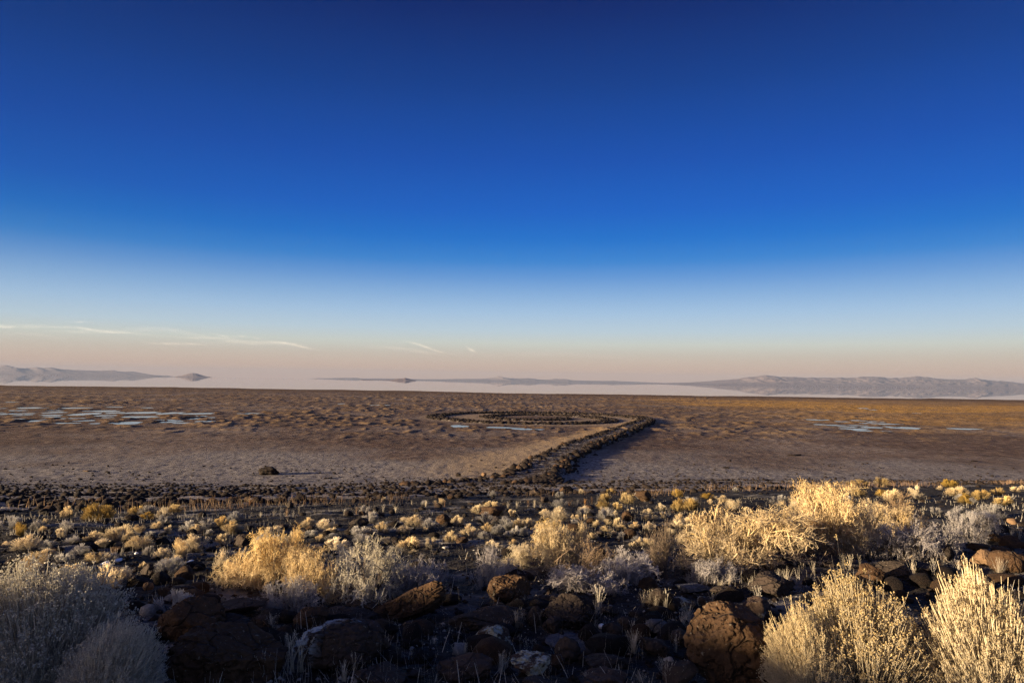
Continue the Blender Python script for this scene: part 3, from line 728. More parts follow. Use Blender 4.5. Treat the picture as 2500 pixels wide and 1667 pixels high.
def scatter_mesh(xs, ys, zs, ss, bases, zf=(.28, .55), sink=.12):
    V = []; Fa = []; off = 0
    for b, (bv, bf) in enumerate(bases):
        idx = np.arange(b, len(xs), len(bases))
        n = len(idx); 
        if not n: continue
        a = rg.random(n)*2*PI; c, s = np.cos(a), np.sin(a)
        sx = ss[idx]*rg.uniform(.45, .75, n); sy = ss[idx]*rg.uniform(.35, .6, n); sz = ss[idx]*rg.uniform(*zf, n)
        vx = bv[None, :, 0]*sx[:, None]; vy = bv[None, :, 1]*sy[:, None]; vz = bv[None, :, 2]*sz[:, None]
        P = np.stack([vx*c[:, None]-vy*s[:, None]+xs[idx][:, None], vx*s[:, None]+vy*c[:, None]+ys[idx][:, None], vz+(zs[idx]+ss[idx]*sink)[:, None]], -1)
        V.append(P.reshape(-1, 3)); Fa.append((bf[None]+(np.arange(n)*len(bv))[:, None, None]+off).reshape(-1, 3)); off += n*len(bv)
    return np.concatenate(V), np.concatenate(Fa)
LOW = [rock_verts(300+i, 1, .5, 7, cutd=.55) for i in range(6)]
TINY = []
for i in range(4):
    v, f = rock_verts(320+i, 1, .4, 5); 
    ov = np.array([(1, 0, 0), (-1, 0, 0), (0, 1, 0), (0, -1, 0), (0, 0, 1), (0, 0, -1)], float)*(.7+.5*np.random.default_rng(i).random((6, 1)))
    TINY.append((ov, np.array([(0, 2, 4), (2, 1, 4), (1, 3, 4), (3, 0, 4), (2, 0, 5), (1, 2, 5), (3, 1, 5), (0, 3, 5)])))
v, f = scatter_mesh(XX[rest], YY[rest], ZZ[rest], SS[rest], [b for b in TINY] if False else [(ov, of) for ov, of in [rock_verts(330+i, 0 or 1, .5, 5) for i in range(5)]])
tag(obj('shore_stones', mesh_np('shore_stones', v, f, M_ROCKB)), kind='stuff')
# grit and shell chips near the viewer
n = 14000
gy_ = 3.6+ (16-3.6)*rg.random(n)**1.6; gx_ = (rg.random(n)*2-1)*(gy_*.8+1)
kk = rg.random(n) < .12+.88*sst(.45, .6, fbm2(gx_*.8, gy_*.8, 2, 97)); gx_ = gx_[kk]; gy_ = gy_[kk]
v, f = scatter_mesh(gx_, gy_, land(gx_, gy_), .009+.026*rg.random(len(gx_))**2.5, TINY)
tag(obj('grit', mesh_np('grit', v, f, M_PALE)), kind='stuff')
n = 7000
gy_ = 3.6+ (22-3.6)*rg.random(n)**1.4; gx_ = (rg.random(n)*2-1)*(gy_*.8+1)
v, f = scatter_mesh(gx_, gy_, land(gx_, gy_), .02+.07*rg.random(n)**2, TINY)
tag(obj('gravel', mesh_np('gravel', v, f, M_ROCKB)), kind='stuff')

# ------------------------------------------------------------------ the spiral jetty
jr = obj('spiral_jetty', None); tag(jr, 'long stone path running from the shore and coiling into a spiral on the mudflat', 'jetty')
nj = len(JL); tng = np.gradient(JL, axis=0); tng /= np.linalg.norm(tng, axis=1)[:, None]; nrm = np.c_[tng[:, 1], -tng[:, 0]]
ii = np.arange(nj); hw = jhalf(ii); tp = jtop(ii); q = np.linspace(-1, 1, 13)
prof = np.interp(np.abs(q), [0, .62, .78, 1.0], [.86, .9, .8, -.35])
ext = 1.32
JX = JL[:, 0][:, None]+nrm[:, 0][:, None]*hw[:, None]*ext*q[None]; JY = JL[:, 1][:, None]+nrm[:, 1][:, None]*hw[:, None]*ext*q[None]
base = np.maximum(0, land(JX, JY, False)-.1-sandbank(JX, JY))
JZ = base+prof[None]*tp[:, None]+(fbm2(JX*1.3, JY*1.3, 3, 120)-.5)*.32
JZ[0] -= .8
v, f = grid(JX, JY, JZ)
def jetty_material():
    mm, t, b = mat('jetty_fill'); g = N(t, 'ShaderNodeNewGeometry'); P = g.outputs['Position']
    n2 = noise(t, P, .9, 4, .6); n3 = noise(t, P, 5, 3, .6)
    c = mixc(t, ramp(t, n2, .47, .62), (.07, .05, .04), (.40, .36, .34)); c = mixc(t, ramp(t, n3, .46, .56, 0, .85), c, (.022, .015, .012))
    L(t, c, b.inputs['Base Color']); bump(t, b, n3, .3, 1); return mm
obj('embankment', mesh_np('embankment', v, f, jetty_material(), True), jr)
jn = 8000
ji = np.where(rg.random(jn) < .42, rg.integers(0, JMAIN, jn), rg.integers(JMAIN, nj, jn)); edge = rg.random(jn) < np.where(ji > JMAIN, .88, .66)
q_ = np.where(edge, np.sign(rg.random(jn)-.5)*rg.normal(.84, .21, jn), rg.uniform(-.7, .7, jn))
jx = JL[ji, 0]+nrm[ji, 0]*jhalf(ji)*q_*1.12+rg.normal(0, .45, jn); jy = JL[ji, 1]+nrm[ji, 1]*jhalf(ji)*q_*1.12+rg.normal(0, .3, jn)
jz = jtop(ji)*np.interp(np.abs(q_*.85), [0, .62, .8, 1.0], [.86, .9, .8, .0])+np.maximum(0, land(jx, jy, False)-.1-sandbank(jx, jy))
js = np.where(edge, .3+1.35*rg.random(jn)**2.4, .10+.45*rg.random(jn)**2)*np.where(ji > JMAIN, .95, .78)
ap = js/jy; od = np.argsort(-ap); tj = od[:300]; rj = od[300:]
jm = [mesh_np('rock', v_, f_, M_ROCK if k_ == 0 else M_ROCKB) for k_, (v_, f_) in enumerate(LOW)]
for i in tj:
    o = obj('rock', jm[rs.randrange(6)], jr, (jx[i], jy[i], jz[i])); o.scale = (js[i]*rs.uniform(.5, .7), js[i]*rs.uniform(.45, .65), js[i]*rs.uniform(.4, .6)); o.rotation_euler = (0, 0, rs.uniform(0, 6.3))
v, f = scatter_mesh(jx[rj], jy[rj], jz[rj], js[rj], LOW[:4], (.4, .6), 0)
o = obj('rubble', mesh_np('rubble', v, f, M_ROCKB), jr); o['kind'] = 'stuff'

# ------------------------------------------------------------------ plants
def strands(P0, P1, P2, r0, r1, segs=3, sides=3):
    """bundles of bent tapering stems; P0..P2 (n,3) are the points of a quadratic curve"""
    n = len(P0); t = np.linspace(0, 1, segs+1)[None, :, None]
    C = P0[:, None]*(1-t)**2+2*P1[:, None]*t*(1-t)+P2[:, None]*t**2
    T = np.gradient(C, axis=1); T /= np.maximum(np.linalg.norm(T, axis=2, keepdims=True), 1e-9)
    ref = np.where(np.abs(T[..., 2:3]) > .9, np.array([1., 0, 0]), np.array([0, 0, 1.]))
    A = np.cross(T, ref); A /= np.maximum(np.linalg.norm(A, axis=2, keepdims=True), 1e-9); Bn = np.cross(T, A)
    r0 = np.broadcast_to(np.asarray(r0, float), (n,)); r1 = np.broadcast_to(np.asarray(r1, float), (n,))
    rad = (r0[:, None]*(1-t[0, :, 0])[None]+r1[:, None]*t[0, :, 0][None])[..., None]
    if sides == 2:
        V = np.stack([C+A*rad, C-A*rad], 2)
    else:
        V = np.stack([C+(A*math.cos(2*PI*k/sides)+Bn*math.sin(2*PI*k/sides))*rad for k in range(sides)], 2)
    idx = np.arange(n*(segs+1)*sides).reshape(n, segs+1, sides); f = []
    for k in range(sides if sides > 2 else 1):
        k2 = (k+1) % sides
        f.append(np.stack([idx[:, :-1, k], idx[:, :-1, k2], idx[:, 1:, k2], idx[:, 1:, k]], -1).reshape(-1, 4))
    return V.reshape(-1, 3), np.concatenate(f)
def join(parts):
    V = []; Fq = []; off = 0
    for v, f in parts:
        V.append(v); Fq.append(f+off); off += len(v)
    return np.concatenate(V), np.concatenate(Fq)
def blobs(C, r, g, squash=1.0):
    """small seed tufts: squashed octahedra written as 4 quads each"""
    n = len(C); r = np.broadcast_to(np.asarray(r, float), (n,))
    a = g.random(n)*2*PI; ax = np.c_[np.cos(a), np.sin(a), g.normal(0, .4, n)]; ax /= np.linalg.norm(ax, axis=1)[:, None]
    up = g.normal(size=(n, 3)); bx = np.cross(ax, up); bx /= np.linalg.norm(bx, axis=1)[:, None]; cx = np.cross(ax, bx)
    R_ = r[:, None]
    V = np.stack([C+ax*R_, C-ax*R_, C+bx*R_*.9, C-bx*R_*.9, C+cx*R_*.9*squash, C-cx*R_*.9*squash], 1)
    i = np.arange(n*6).reshape(n, 6)
    f = np.concatenate([i[:, [0, 2, 1, 3]], i[:, [0, 4, 1, 5]], i[:, [2, 4, 3, 5]]])
    return V.reshape(-1, 3), f
def plant_material(name, tip, low, zmid=.5, trans=.25, var=.25, dark=.5):
    mm, t, b = mat(name); out = [n for n in t.nodes if n.type == 'OUTPUT_MATERIAL'][0]
    tcn = N(t, 'ShaderNodeTexCoord'); s = N(t, 'ShaderNodeSeparateXYZ'); L(t, tcn.outputs['Generated'], s.inputs[0])
    oi = N(t, 'ShaderNodeObjectInfo'); n1 = noise(t, tcn.outputs['Object'], 9, 3); n0 = noise(t, tcn.outputs['Object'], 60, 2)
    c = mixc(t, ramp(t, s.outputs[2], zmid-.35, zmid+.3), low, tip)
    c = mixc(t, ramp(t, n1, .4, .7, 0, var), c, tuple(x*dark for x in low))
    hv_ = N(t, 'ShaderNodeHueSaturation'); L(t, c, hv_.inputs['Color'])
    hv_.inputs['Fac'].default_value = 1
    L(t, ramp(t, oi.outputs['Random'], 0, 1, .82, 1.16), hv_.inputs['Value']); L(t, ramp(t, mth(t, 'FRACT', mth(t, 'MULTIPLY', oi.outputs['Random'], 7.3)), 0, 1, .75, 1.15), hv_.inputs['Saturation'])
    vv_ = N(t, 'ShaderNodeHueSaturation'); L(t, hv_.outputs[0], vv_.inputs['Color']); L(t, ramp(t, n0, .3, .7, .75, 1.25), vv_.inputs['Value'])
    L(t, vv_.outputs[0], b.inputs['Base Color'])
    tl = N(t, 'ShaderNodeBsdfTranslucent'); L(t, vv_.outputs[0], tl.inputs[0])
    ms_ = N(t, 'ShaderNodeMixShader'); ms_.inputs[0].default_value = trans
    L(t, b.outputs[0], ms_.inputs[1]); L(t, tl.outputs[0], ms_.inputs[2]); L(t, ms_.outputs[0], out.inputs[0])
    return mm
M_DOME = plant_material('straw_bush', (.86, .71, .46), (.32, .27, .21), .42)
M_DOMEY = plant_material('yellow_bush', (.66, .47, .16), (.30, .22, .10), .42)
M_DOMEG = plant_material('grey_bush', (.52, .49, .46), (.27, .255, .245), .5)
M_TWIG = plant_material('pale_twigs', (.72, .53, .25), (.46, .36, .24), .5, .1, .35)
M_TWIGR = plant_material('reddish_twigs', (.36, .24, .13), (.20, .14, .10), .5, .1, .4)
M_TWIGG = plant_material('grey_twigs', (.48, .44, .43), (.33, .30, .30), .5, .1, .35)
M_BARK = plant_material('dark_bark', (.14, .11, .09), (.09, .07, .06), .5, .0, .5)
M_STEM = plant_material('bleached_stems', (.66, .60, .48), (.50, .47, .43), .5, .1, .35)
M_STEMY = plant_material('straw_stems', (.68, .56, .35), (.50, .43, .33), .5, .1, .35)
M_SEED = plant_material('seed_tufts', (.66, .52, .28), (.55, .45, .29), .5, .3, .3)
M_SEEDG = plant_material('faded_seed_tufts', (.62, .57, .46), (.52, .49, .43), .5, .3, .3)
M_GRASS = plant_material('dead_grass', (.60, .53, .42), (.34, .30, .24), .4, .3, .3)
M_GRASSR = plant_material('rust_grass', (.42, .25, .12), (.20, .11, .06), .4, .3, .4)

def dome_mesh(seed, spread=1.0, lobes=16, per=34, tall=1.0, fine=1.0):
    g = np.random.default_rng(seed)
    ld = g.normal(size=(lobes, 3)); ld[:, 2] = np.abs(ld[:, 2])*.9+.12; ld /= np.linalg.norm(ld, axis=1)[:, None]
    lr = g.uniform(.26, .46, lobes); lc = ld*g.uniform(.52, .74, lobes)[:, None]*np.array([1, 1, .95])
    nn = lobes*per; li = np.repeat(np.arange(lobes), per)
    off = g.normal(size=(nn, 3)); off /= np.linalg.norm(off, axis=1)[:, None]; off = off*.55+ld[li]*.55+np.array([0, 0, .45])
    off /= np.linalg.norm(off, axis=1)[:, None]
    tip = lc[li]+off*lr[li][:, None]*g.uniform(.75, 1.12, nn)[:, None]; tip[:, 2] = np.maximum(tip[:, 2], .06)
    base = np.c_[g.normal(0, .07, nn), g.normal(0, .07, nn), np.zeros(nn)]
    base[:, :2] += lc[li][:, :2]*.18
    mid = lc[li]*.75+g.normal(0, .04, (nn, 3)); mid[:, 2] = np.maximum(mid[:, 2], .05)
    parts = [strands(base, mid, tip, .0085, .006, 3, 2)]
    # fuzz of fine leaf ends round every tip
    k = int(7*fine); T2 = np.repeat(tip, k, 0); M2 = np.repeat(mid, k, 0); d = T2-M2; ln = np.linalg.norm(d, axis=1)[:, None]; d = d/ln
    tt_ = g.uniform(.45, 1.0, len(T2))[:, None]; a = M2+(T2-M2)*tt_; dr = d+g.normal(0, .42, (len(T2), 3))+np.array([0, 0, .35]); dr /= np.linalg.norm(dr, axis=1)[:, None]
    b = a+dr*g.uniform(.05, .12, len(T2))[:, None]
    parts.append(strands(a, (a+b)/2, b, .009, .0045, 1, 2))
    v, f = join(parts); v[:, 2] *= tall
    return v, f
def norm_wh(v):
    """scale so that width is 1 and height 1 standing on z=0"""
    lo = np.percentile(v, .3, axis=0); hi = np.percentile(v, 99.7, axis=0)
    wv = max(hi[0]-lo[0], hi[1]-lo[1]); v = v.copy(); v[:, :2] /= wv; v[:, 2] /= hi[2]; return v
DOMES = [dome_mesh(400+i, lobes=[9, 14, 18, 22, 12, 26, 16, 20][i], per=[44, 36, 30, 28, 40, 26, 34, 30][i]) for i in range(8)]
DOMES = [(norm_wh(v), f) for v, f in DOMES]
DM = [mesh_np('dome_bush', v, f, M_DOME) for v, f in DOMES]
DMM = {'s': M_DOME, 'y': M_DOMEY, 'g': M_DOMEG}
PL = []                                          # (object, px, py, w, kind words)
rb = random.Random(21)
def dome(x0, x1, top, base, k='s', v=None, lean=0):
    cx = (x0+x1)/2; by = base-.10*(base-top); p = ground_hit(cx, by); mp = mper(p)
    W_ = (x1-x0)*mp*1.26; gz = float(land(p[0], p[1]+W_*.2)); H_ = rise(p[0], p[1]+W_*.2, gz, top-.16*(base-top))
    o = obj('dome_bush', DM[rb.randrange(8) if v is None else v], loc=(p[0], p[1]+W_*.2, float(land(p[0], p[1]+W_*.2))-.02))
    o.scale = (W_, W_*rb.uniform(.8, 1.0), H_); setmat(o, DMM[k]); o.rotation_euler = (rb.uniform(-.08, .08), rb.uniform(-.1, .06)+lean, rb.uniform(0, 6.3))
    PL.append((o, cx, (top+base)/2, x1-x0, k)); return o
def dz(lst, ox, oy, s):
    for q in lst:
        x0, x1, a, b = q[:4]; dome(ox+x0/s, ox+x1/s, oy+a/s, oy+b/s, q[4] if len(q) > 4 else 's')
Y_, G_ = 'y', 'g'
dz([(925,1240,150,350,Y_),(680,810,180,300),(1480,1620,165,270,Y_),(1580,1770,160,270,G_),(1600,1750,240,320,Y_),(1870,2080,150,250,Y_),(1760,1950,270,380,G_),(1710,1850,345,430),
    (1505,1645,380,480),(1855,1985,390,490),(2150,2320,385,490),(110,310,360,530,Y_),(330,470,330,450,G_),(430,510,390,470),(485,545,300,360),(600,710,425,540),(650,840,330,480,G_),
    (145,440,500,690),(0,120,565,640),(470,610,550,640,G_),(700,860,515,610,G_),(950,1190,460,580),(1190,1480,400,600),(1060,1250,530,640),(1400,1690,525,680),(1670,1780,450,520,G_),
    (1890,1960,530,580,G_),(1630,1750,625,740,G_),(380,590,650,760),(800,990,610,740,G_),(590,740,720,840,G_),(730,830,700,790,G_),(980,1190,685,830),(1150,1300,700,800,G_),
    (1740,1920,640,790),(1930,2200,540,770),(2080,2352,500,700),(1840,2080,740,880),(1700,2080,770,970,G_),(1595,1670,800,880),(600,950,830,990),(1340,1480,855,950,G_)], 0, 1200, 4.704)
dome(215, 306, 1380, 1441, 's', 2)
dz([(540,720,290,410,Y_),(640,840,335,490),(770,905,380,480),(480,570,430,500,G_),(590,770,490,620),(1125,1350,395,490),(1570,1750,305,410),(1760,1945,315,440),(1845,1970,410,480),
    (1590,1750,440,530,G_),(1690,1840,490,580),(1840,1990,470,560,G_),(2120,2352,400,520,G_),(2180,2352,500,610,G_),(1340,1580,460,620),(1800,2080,555,680)], 400, 1200, 4.704)
dz([(295,450,445,570),(400,470,500,580),(600,710,385,450),(660,880,370,500),(840,1000,410,530,G_),(540,720,490,590),(850,930,495,560),(1165,1325,380,500),(1300,1500,480,640),
    (1530,1660,455,560),(1640,1790,470,590,G_),(1490,1620,540,640,G_),(1100,1240,555,690),(860,1030,620,740),(570,830,630,770),(700,800,750,800),(325,550,610,700),(130,280,510,580),
    (50,240,580,680,G_),(1840,1980,410,520),(1970,2130,400,510),(1840,1980,490,620,G_),(1970,2100,500,610,G_),(1790,1900,540,620,G_),(2140,2220,455,510),(1740,1840,310,380),
    (1830,1925,305,380),(2210,2310,295,360),(1585,1700,645,720),(1640,1785,680,745),(1830,1950,630,700)], 850, 1180, 4.704)
dz([(1080,1190,105,170,Y_),(1020,1170,170,260,Y_),(1255,1420,165,290,Y_),(970,1130,250,340,Y_),(1140,1270,275,350,Y_),(1000,1115,320,400),(1165,1225,360,440),(1010,1115,410,460),
    (1840,1960,115,210,Y_),(2190,2320,160,230,Y_),(1840,2000,230,380,Y_),(1960,2160,225,370,Y_),(1660,1790,280,360),(1500,1640,335,410),(1480,1700,395,480),(1700,1790,375,450),
    (1180,1310,450,580),(1030,1180,450,520),(1345,1480,485,580),(1520,1655,490,590),(1810,1990,475,560),(1980,2160,520,600),(1780,1890,555,630),(1920,2090,630,750),(2170,2300,640,740),
    (2140,2340,710,800,G_),(915,1005,470,560),(1020,1160,530,600),(1190,1310,520,590),(1100,1220,585,650),(1320,1450,580,650),(1220,1330,600,700,G_),(1350,1440,700,770),(1440,1550,660,760),(1540,1645,670,760),
    (850,985,605,700),(320,430,345,420),(460,530,355,410),(480,580,400,470),(680,770,400,460),(740,920,330,430,G_),(820,860,400,470),(450,600,460,530),(750,835,505,560),(630,710,505,570),
    (670,760,460,510,G_),(770,830,110,170),(1370,1530,650,720,G_)], 1250, 1170, 4.704)
dz([(1820,2030,85,170,Y_),(2090,2220,75,180,Y_),(1840,1990,180,270,Y_),(1280,1420,250,350),(1150,1230,265,310),(1050,1170,310,380),(2200,2352,205,330),(550,700,300,420),(410,560,250,320),
    (710,790,370,420),(2100,2200,190,270,Y_)], 1650, 1150, 4.276)
dz([(1190,1400,130,240,Y_),(1290,1580,230,360),(1640,1860,275,400,Y_),(1440,1700,330,470,Y_),(1880,2080,240,350,Y_),(2130,2280,225,300),(2280,2350,200,270),(1910,2250,360,500,Y_),
    (720,940,225,400),(1730,2090,480,700,G_),(1500,1740,570,760,G_),(1330,1560,500,620,G_),(380,560,290,440)], 2100, 1150, 5.807)
dome(365, 452, 1450, 1512, 'g', 0); dome(505, 548, 1451, 1478, 'g', 3); dome(552, 604, 1453, 1476, 'g', 5)

for _ in range(60):
    y_ = 9+38*rb.random(); x_ = (rb.random()*2-1)*y_*.74
    if y_ > float(yb(x_, y_))*.97: continue
    px_, py_ = project((x_, y_, float(land(x_, y_)))); w_ = rb.uniform(.22, .5)/mper(np.array([x_, y_, 14.0])); dome(px_-w_/2, px_+w_/2, py_-w_*.62, py_+2, rb.choice('sgg'))

# --- twiggy shrubs
def twiggy(seed, up=.8, spurs=3, n1=15, wild=.55, cnt=(7, 7, 5), lenf=.52):
    g = np.random.default_rng(seed)
    def unit(a): return a/np.maximum(np.linalg.norm(a, axis=1, keepdims=True), 1e-9)
    a = g.random(n1)*2*PI; el = g.uniform(.15, 1.25, n1)
    d = np.c_[np.cos(a)*np.cos(el), np.sin(a)*np.cos(el), np.sin(el)*up]
    P0 = np.c_[g.normal(0, .05, n1), g.normal(0, .05, n1), np.zeros(n1)]; Ln = g.uniform(.45, .8, n1)
    P2 = P0+d*Ln[:, None]; P1 = (P0+P2)/2+g.normal(0, .07, (n1, 3))
    lv = [(P0, P1, P2)]; r = .016; main = [strands(P0, P1, P2, r, r*.5, 4, 4)]; fine = []
    for li, c in enumerate(cnt):
        p0, p1, p2 = lv[-1]; n = len(p0)*c; pi = np.repeat(np.arange(len(p0)), c)
        t = g.uniform(.25, 1.0, n)[:, None]
        s = p0[pi]*(1-t)**2+2*p1[pi]*t*(1-t)+p2[pi]*t**2
        tg = unit(2*(1-t)*(p1[pi]-p0[pi])+2*t*(p2[pi]-p1[pi]))
        ln = np.linalg.norm(p2-p0, axis=1)[pi]*lenf*g.uniform(.6, 1.25, n)
        dr = unit(tg+g.normal(0, wild, (n, 3))+np.array([0, 0, .10])); e_ = s+dr*ln[:, None]; e_[:, 2] = np.maximum(e_[:, 2], .015)
        m_ = (s+e_)/2+g.normal(0, .09, (n, 3))*ln[:, None]
        lv.append((s, m_, e_)); r0_ = [.0085, .0046, .0030][min(li, 2)]
        (main if li == 0 else fine).append(strands(s, m_, e_, r0_, r0_*.55, [3, 2, 2][min(li, 2)], 3 if li < 2 else 2))
    p0, p1, p2 = lv[-1]; n = len(p0)*spurs; pi = np.repeat(np.arange(len(p0)), spurs); t = g.uniform(.2, 1, n)[:, None]
    s = p0[pi]+(p2[pi]-p0[pi])*t; dr = unit(unit(p2[pi]-p0[pi])*.6+g.normal(0, .6, (n, 3))); e_ = s+dr*g.uniform(.02, .05, n)[:, None]
    fine.append(strands(s, (s+e_)/2, e_, .0030, .0018, 1, 2))
    A, Bq = join(main), join(fine)
    allv = np.concatenate([A[0], Bq[0]]); lo = np.percentile(allv, .5, axis=0); hi = np.percentile(allv, 99.5, axis=0)
    sx = 1/max(hi[0]-lo[0], hi[1]-lo[1]); sz = 1/np.percentile(allv[:, 2], 97); k = np.array([sx, sx, sz])
    def warp(v):                                 # hold the plumes within a broad uneven crown
        v = v*k; r = np.minimum(np.hypot(v[:, 0], v[:, 1])/.62, .97); an = np.arctan2(v[:, 1], v[:, 0])
        cap = np.sqrt(1-r*r)*(.66+.42*fbm2(np.cos(an)*1.6+3+r*2, np.sin(an)*1.6+seed, 3, seed))+.10
        z = v[:, 2]; v[:, 2] = np.where(z > cap, cap+(z-cap)*.42, z); return v
    A = (warp(A[0]), A[1]); Bq = (warp(Bq[0]), Bq[1]); k = np.array([1, 1, 1/np.percentile(np.concatenate([A[0][:, 2], Bq[0][:, 2]]), 99.8)])
    return (A[0]*k, A[1]), (Bq[0]*k, Bq[1])
TW = [twiggy(501, .8, 3, 16, .75, (7, 8, 6)), twiggy(502, 1.0, 3, 14, .7, (7, 8, 5)), twiggy(503, .6, 3, 16, .8, (7, 7, 5)), twiggy(504, .9, 2, 12, .65, (6, 6, 5), .6)]
TWM = {}
def shrub(cx, by, wd, hg, v, mt, label, lean=0., name='twiggy_shrub', bark=None, yaw=None, dep=.8, k=''):
    p = ground_hit(cx, min(by, 1660)-.06*hg); mp = mper(p); W_ = wd*mp*1.08; H_ = rise(p[0], p[1]+W_*.15, float(land(p[0], p[1]+W_*.15)), by-hg)
    key = v; bk = bark or mt
    if key not in TWM: TWM[key] = (mesh_np('branches', *TW[v][0], bk), mesh_np('twigs', *TW[v][1], mt))
    o = obj(name, None, loc=(p[0], p[1]+W_*.15, float(land(p[0], p[1]+W_*.15))-.03)); tag(o, label, 'shrub', 'twiggy shrubs of the slope')
    o.scale = (W_, W_*dep, H_); o.rotation_euler = (0, lean, rb.uniform(0, 6.3) if yaw is None else yaw)
    if lean:
        o.rotation_mode = 'QUATERNION'
        from mathutils import Quaternion
        o.rotation_quaternion = Quaternion((0, 1, 0), lean) @ Quaternion((0, 0, 1), rb.uniform(0, 6.3))
    setmat(obj('branches', TWM[key][0], o), bk); setmat(obj('twigs', TWM[key][1], o), mt); return o
S_ = shrub
S_(672,1455,190,178,0,M_TWIG,'dense golden twiggy shrub with a sunlit rounded top, left of the bleached shrub')
S_(600,1440,130,105,2,M_TWIG,'low spreading shrub on the left flank of the dense golden twiggy shrub')
S_(745,1480,190,150,0,M_TWIG,'brownish twiggy shrub filling the gap between golden and bleached shrubs')
S_(890,1490,235,185,1,M_STEM,'bleached upright shrub with curling twigs behind the tilted slab boulder',bark=M_BARK)
S_(815,1450,160,130,3,M_STEM,'sparse bleached shrub with bare dark stems left of the upright bleached one',bark=M_BARK)
S_(700,1500,150,95,2,M_TWIGG,'grey shaded shrub above the wedge-shaped orange-faced boulder')
S_(1020,1455,150,100,2,M_TWIGG,'grey thorny shrub reaching right behind the tilted slab boulder')
S_(552,1425,100,70,1,M_DOME,'straw-coloured shrub at the left end of the twiggy row')
S_(536,1400,36,70,1,M_DOME,'narrow plume-like sunlit shrub at the left end of the twiggy row')
S_(1380,1405,170,140,0,M_TWIG,'tall bright golden upright shrub right of the centre')
S_(1345,1370,110,110,1,M_TWIG,'golden plume on the left side of the tall bright upright shrub')
S_(1272,1385,92,66,0,M_DOME,'sandy rounded shrub left of the tall bright upright shrub')
S_(1440,1415,160,110,3,M_TWIGR,'bare dark-stemmed shrub shading the right side of the upright golden one',bark=M_BARK)
S_(1530,1430,170,95,2,M_TWIGG,'blue-grey spreading shrub in the shade right of the bare dark-stemmed one')
S_(1430,1450,190,80,2,M_TWIGG,'low grey tangle at the foot of the upright golden shrub')
S_(1190,1450,80,130,1,M_TWIGG,'tall grey shaded shrub behind the orange-crowned boulder')
S_(1235,1425,80,70,3,M_TWIGG,'small frosty grey shrub right of the tall grey shaded one')
S_(1630,1425,105,165,3,M_TWIGR,'dark reddish airy shrub standing alone left of the leaning golden shrub',bark=M_BARK)
S_(1850,1395,330,170,0,M_TWIG,'golden shrub leaning left, with long arching sunlit twigs',lean=-.12)
S_(1790,1385,220,120,2,M_TWIG,'low left skirt of golden twigs under the leaning shrub')
S_(2050,1365,270,192,0,M_TWIG,'tallest golden shrub, its top touching the shore stones, right of centre')
S_(2130,1360,170,150,1,M_TWIG,'golden shrub growing against the right side of the tallest one')
S_(1975,1370,180,110,0,M_TWIGR,'brown twiggy growth at the foot of the tallest golden shrub')
S_(2240,1320,190,120,3,M_TWIGR,'reddish bare-twigged shrub right of the tallest golden one')
S_(2205,1322,190,100,0,M_TWIG,'low golden growth spreading right from the tallest golden shrub')
S_(2250,1375,220,115,2,M_TWIGG,'dark shaded tangle of twigs below the reddish bare shrub',bark=M_BARK)
S_(2385,1330,120,95,0,M_TWIGG,'grey shaded shrub above the right-edge boulders',bark=M_BARK)
S_(1748,1432,110,80,2,M_TWIGG,'small grey shaded shrub at the lower left of the leaning golden shrub')
S_(70,1400,100,60,1,M_TWIG,'thorny pinkish-gold shrub poking up behind the left foreground bush')

# --- rabbitbrush with seed tufts, near the viewer
def seedbush(seed, n=1500, heads=9, thick=.0052):
    g = np.random.default_rng(seed)
    a = g.random(n)*2*PI; sn = g.uniform(.06, 1, n)**.85; cs = np.sqrt(1-sn*sn)
    lob = (fbm2(np.cos(a)*cs*2.2+5, np.sin(a)*cs*2.2+seed, 3, seed)-.5)*.9
    Rr = (1+lob*.55)*g.uniform(.80, 1.04, n)
    tip = np.c_[np.cos(a)*cs*Rr*.66, np.sin(a)*cs*Rr*.66, sn*Rr*.97+.02]
    ba = a+g.normal(0, .3, n); br = cs*g.uniform(.03, .2, n)
    base = np.c_[np.cos(ba)*br, np.sin(ba)*br, np.zeros(n)]
    mid = base*.5+tip*.5; mid[:, :2] *= 1.12; mid[:, 2] = tip[:, 2]*.36+.04; mid += g.normal(0, .02, (n, 3))
    st = [strands(base, mid, tip, thick, thick*.55, 5, 3)]
    # side twigs
    pi = np.repeat(np.arange(n), 1); t = g.uniform(.5, .9, len(pi))[:, None]
    t = t*.4+.55
    s = base[pi]*(1-t)**2+2*mid[pi]*t*(1-t)+tip[pi]*t**2; e_ = s+(tip[pi]-mid[pi])*g.uniform(.25, .45, len(pi))[:, None]+g.normal(0, .025, (len(pi), 3))
    st.append(strands(s, (s+e_)/2+[0, 0, -.004], e_, .0026, .002, 2, 2))
    ends = np.concatenate([tip, e_[g.random(len(e_)) < .10]])
    m_ = len(ends); hi_ = np.repeat(np.arange(m_), heads)
    c = ends[hi_]+g.normal(0, 1, (len(hi_), 3))*np.array([.016, .016, .008])+np.array([0, 0, .012])
    st.append(strands(ends[hi_]-[0, 0, .02], (ends[hi_]+c)/2, c, .0014, .0012, 1, 2))
    return join(st), blobs(c, g.uniform(.0045, .0085, len(c)), g, 1.3)
SB = [seedbush(601, 2100, 6), seedbush(602, 1900, 6), seedbush(603, 1700, 6, .0042)]
SBM = {}
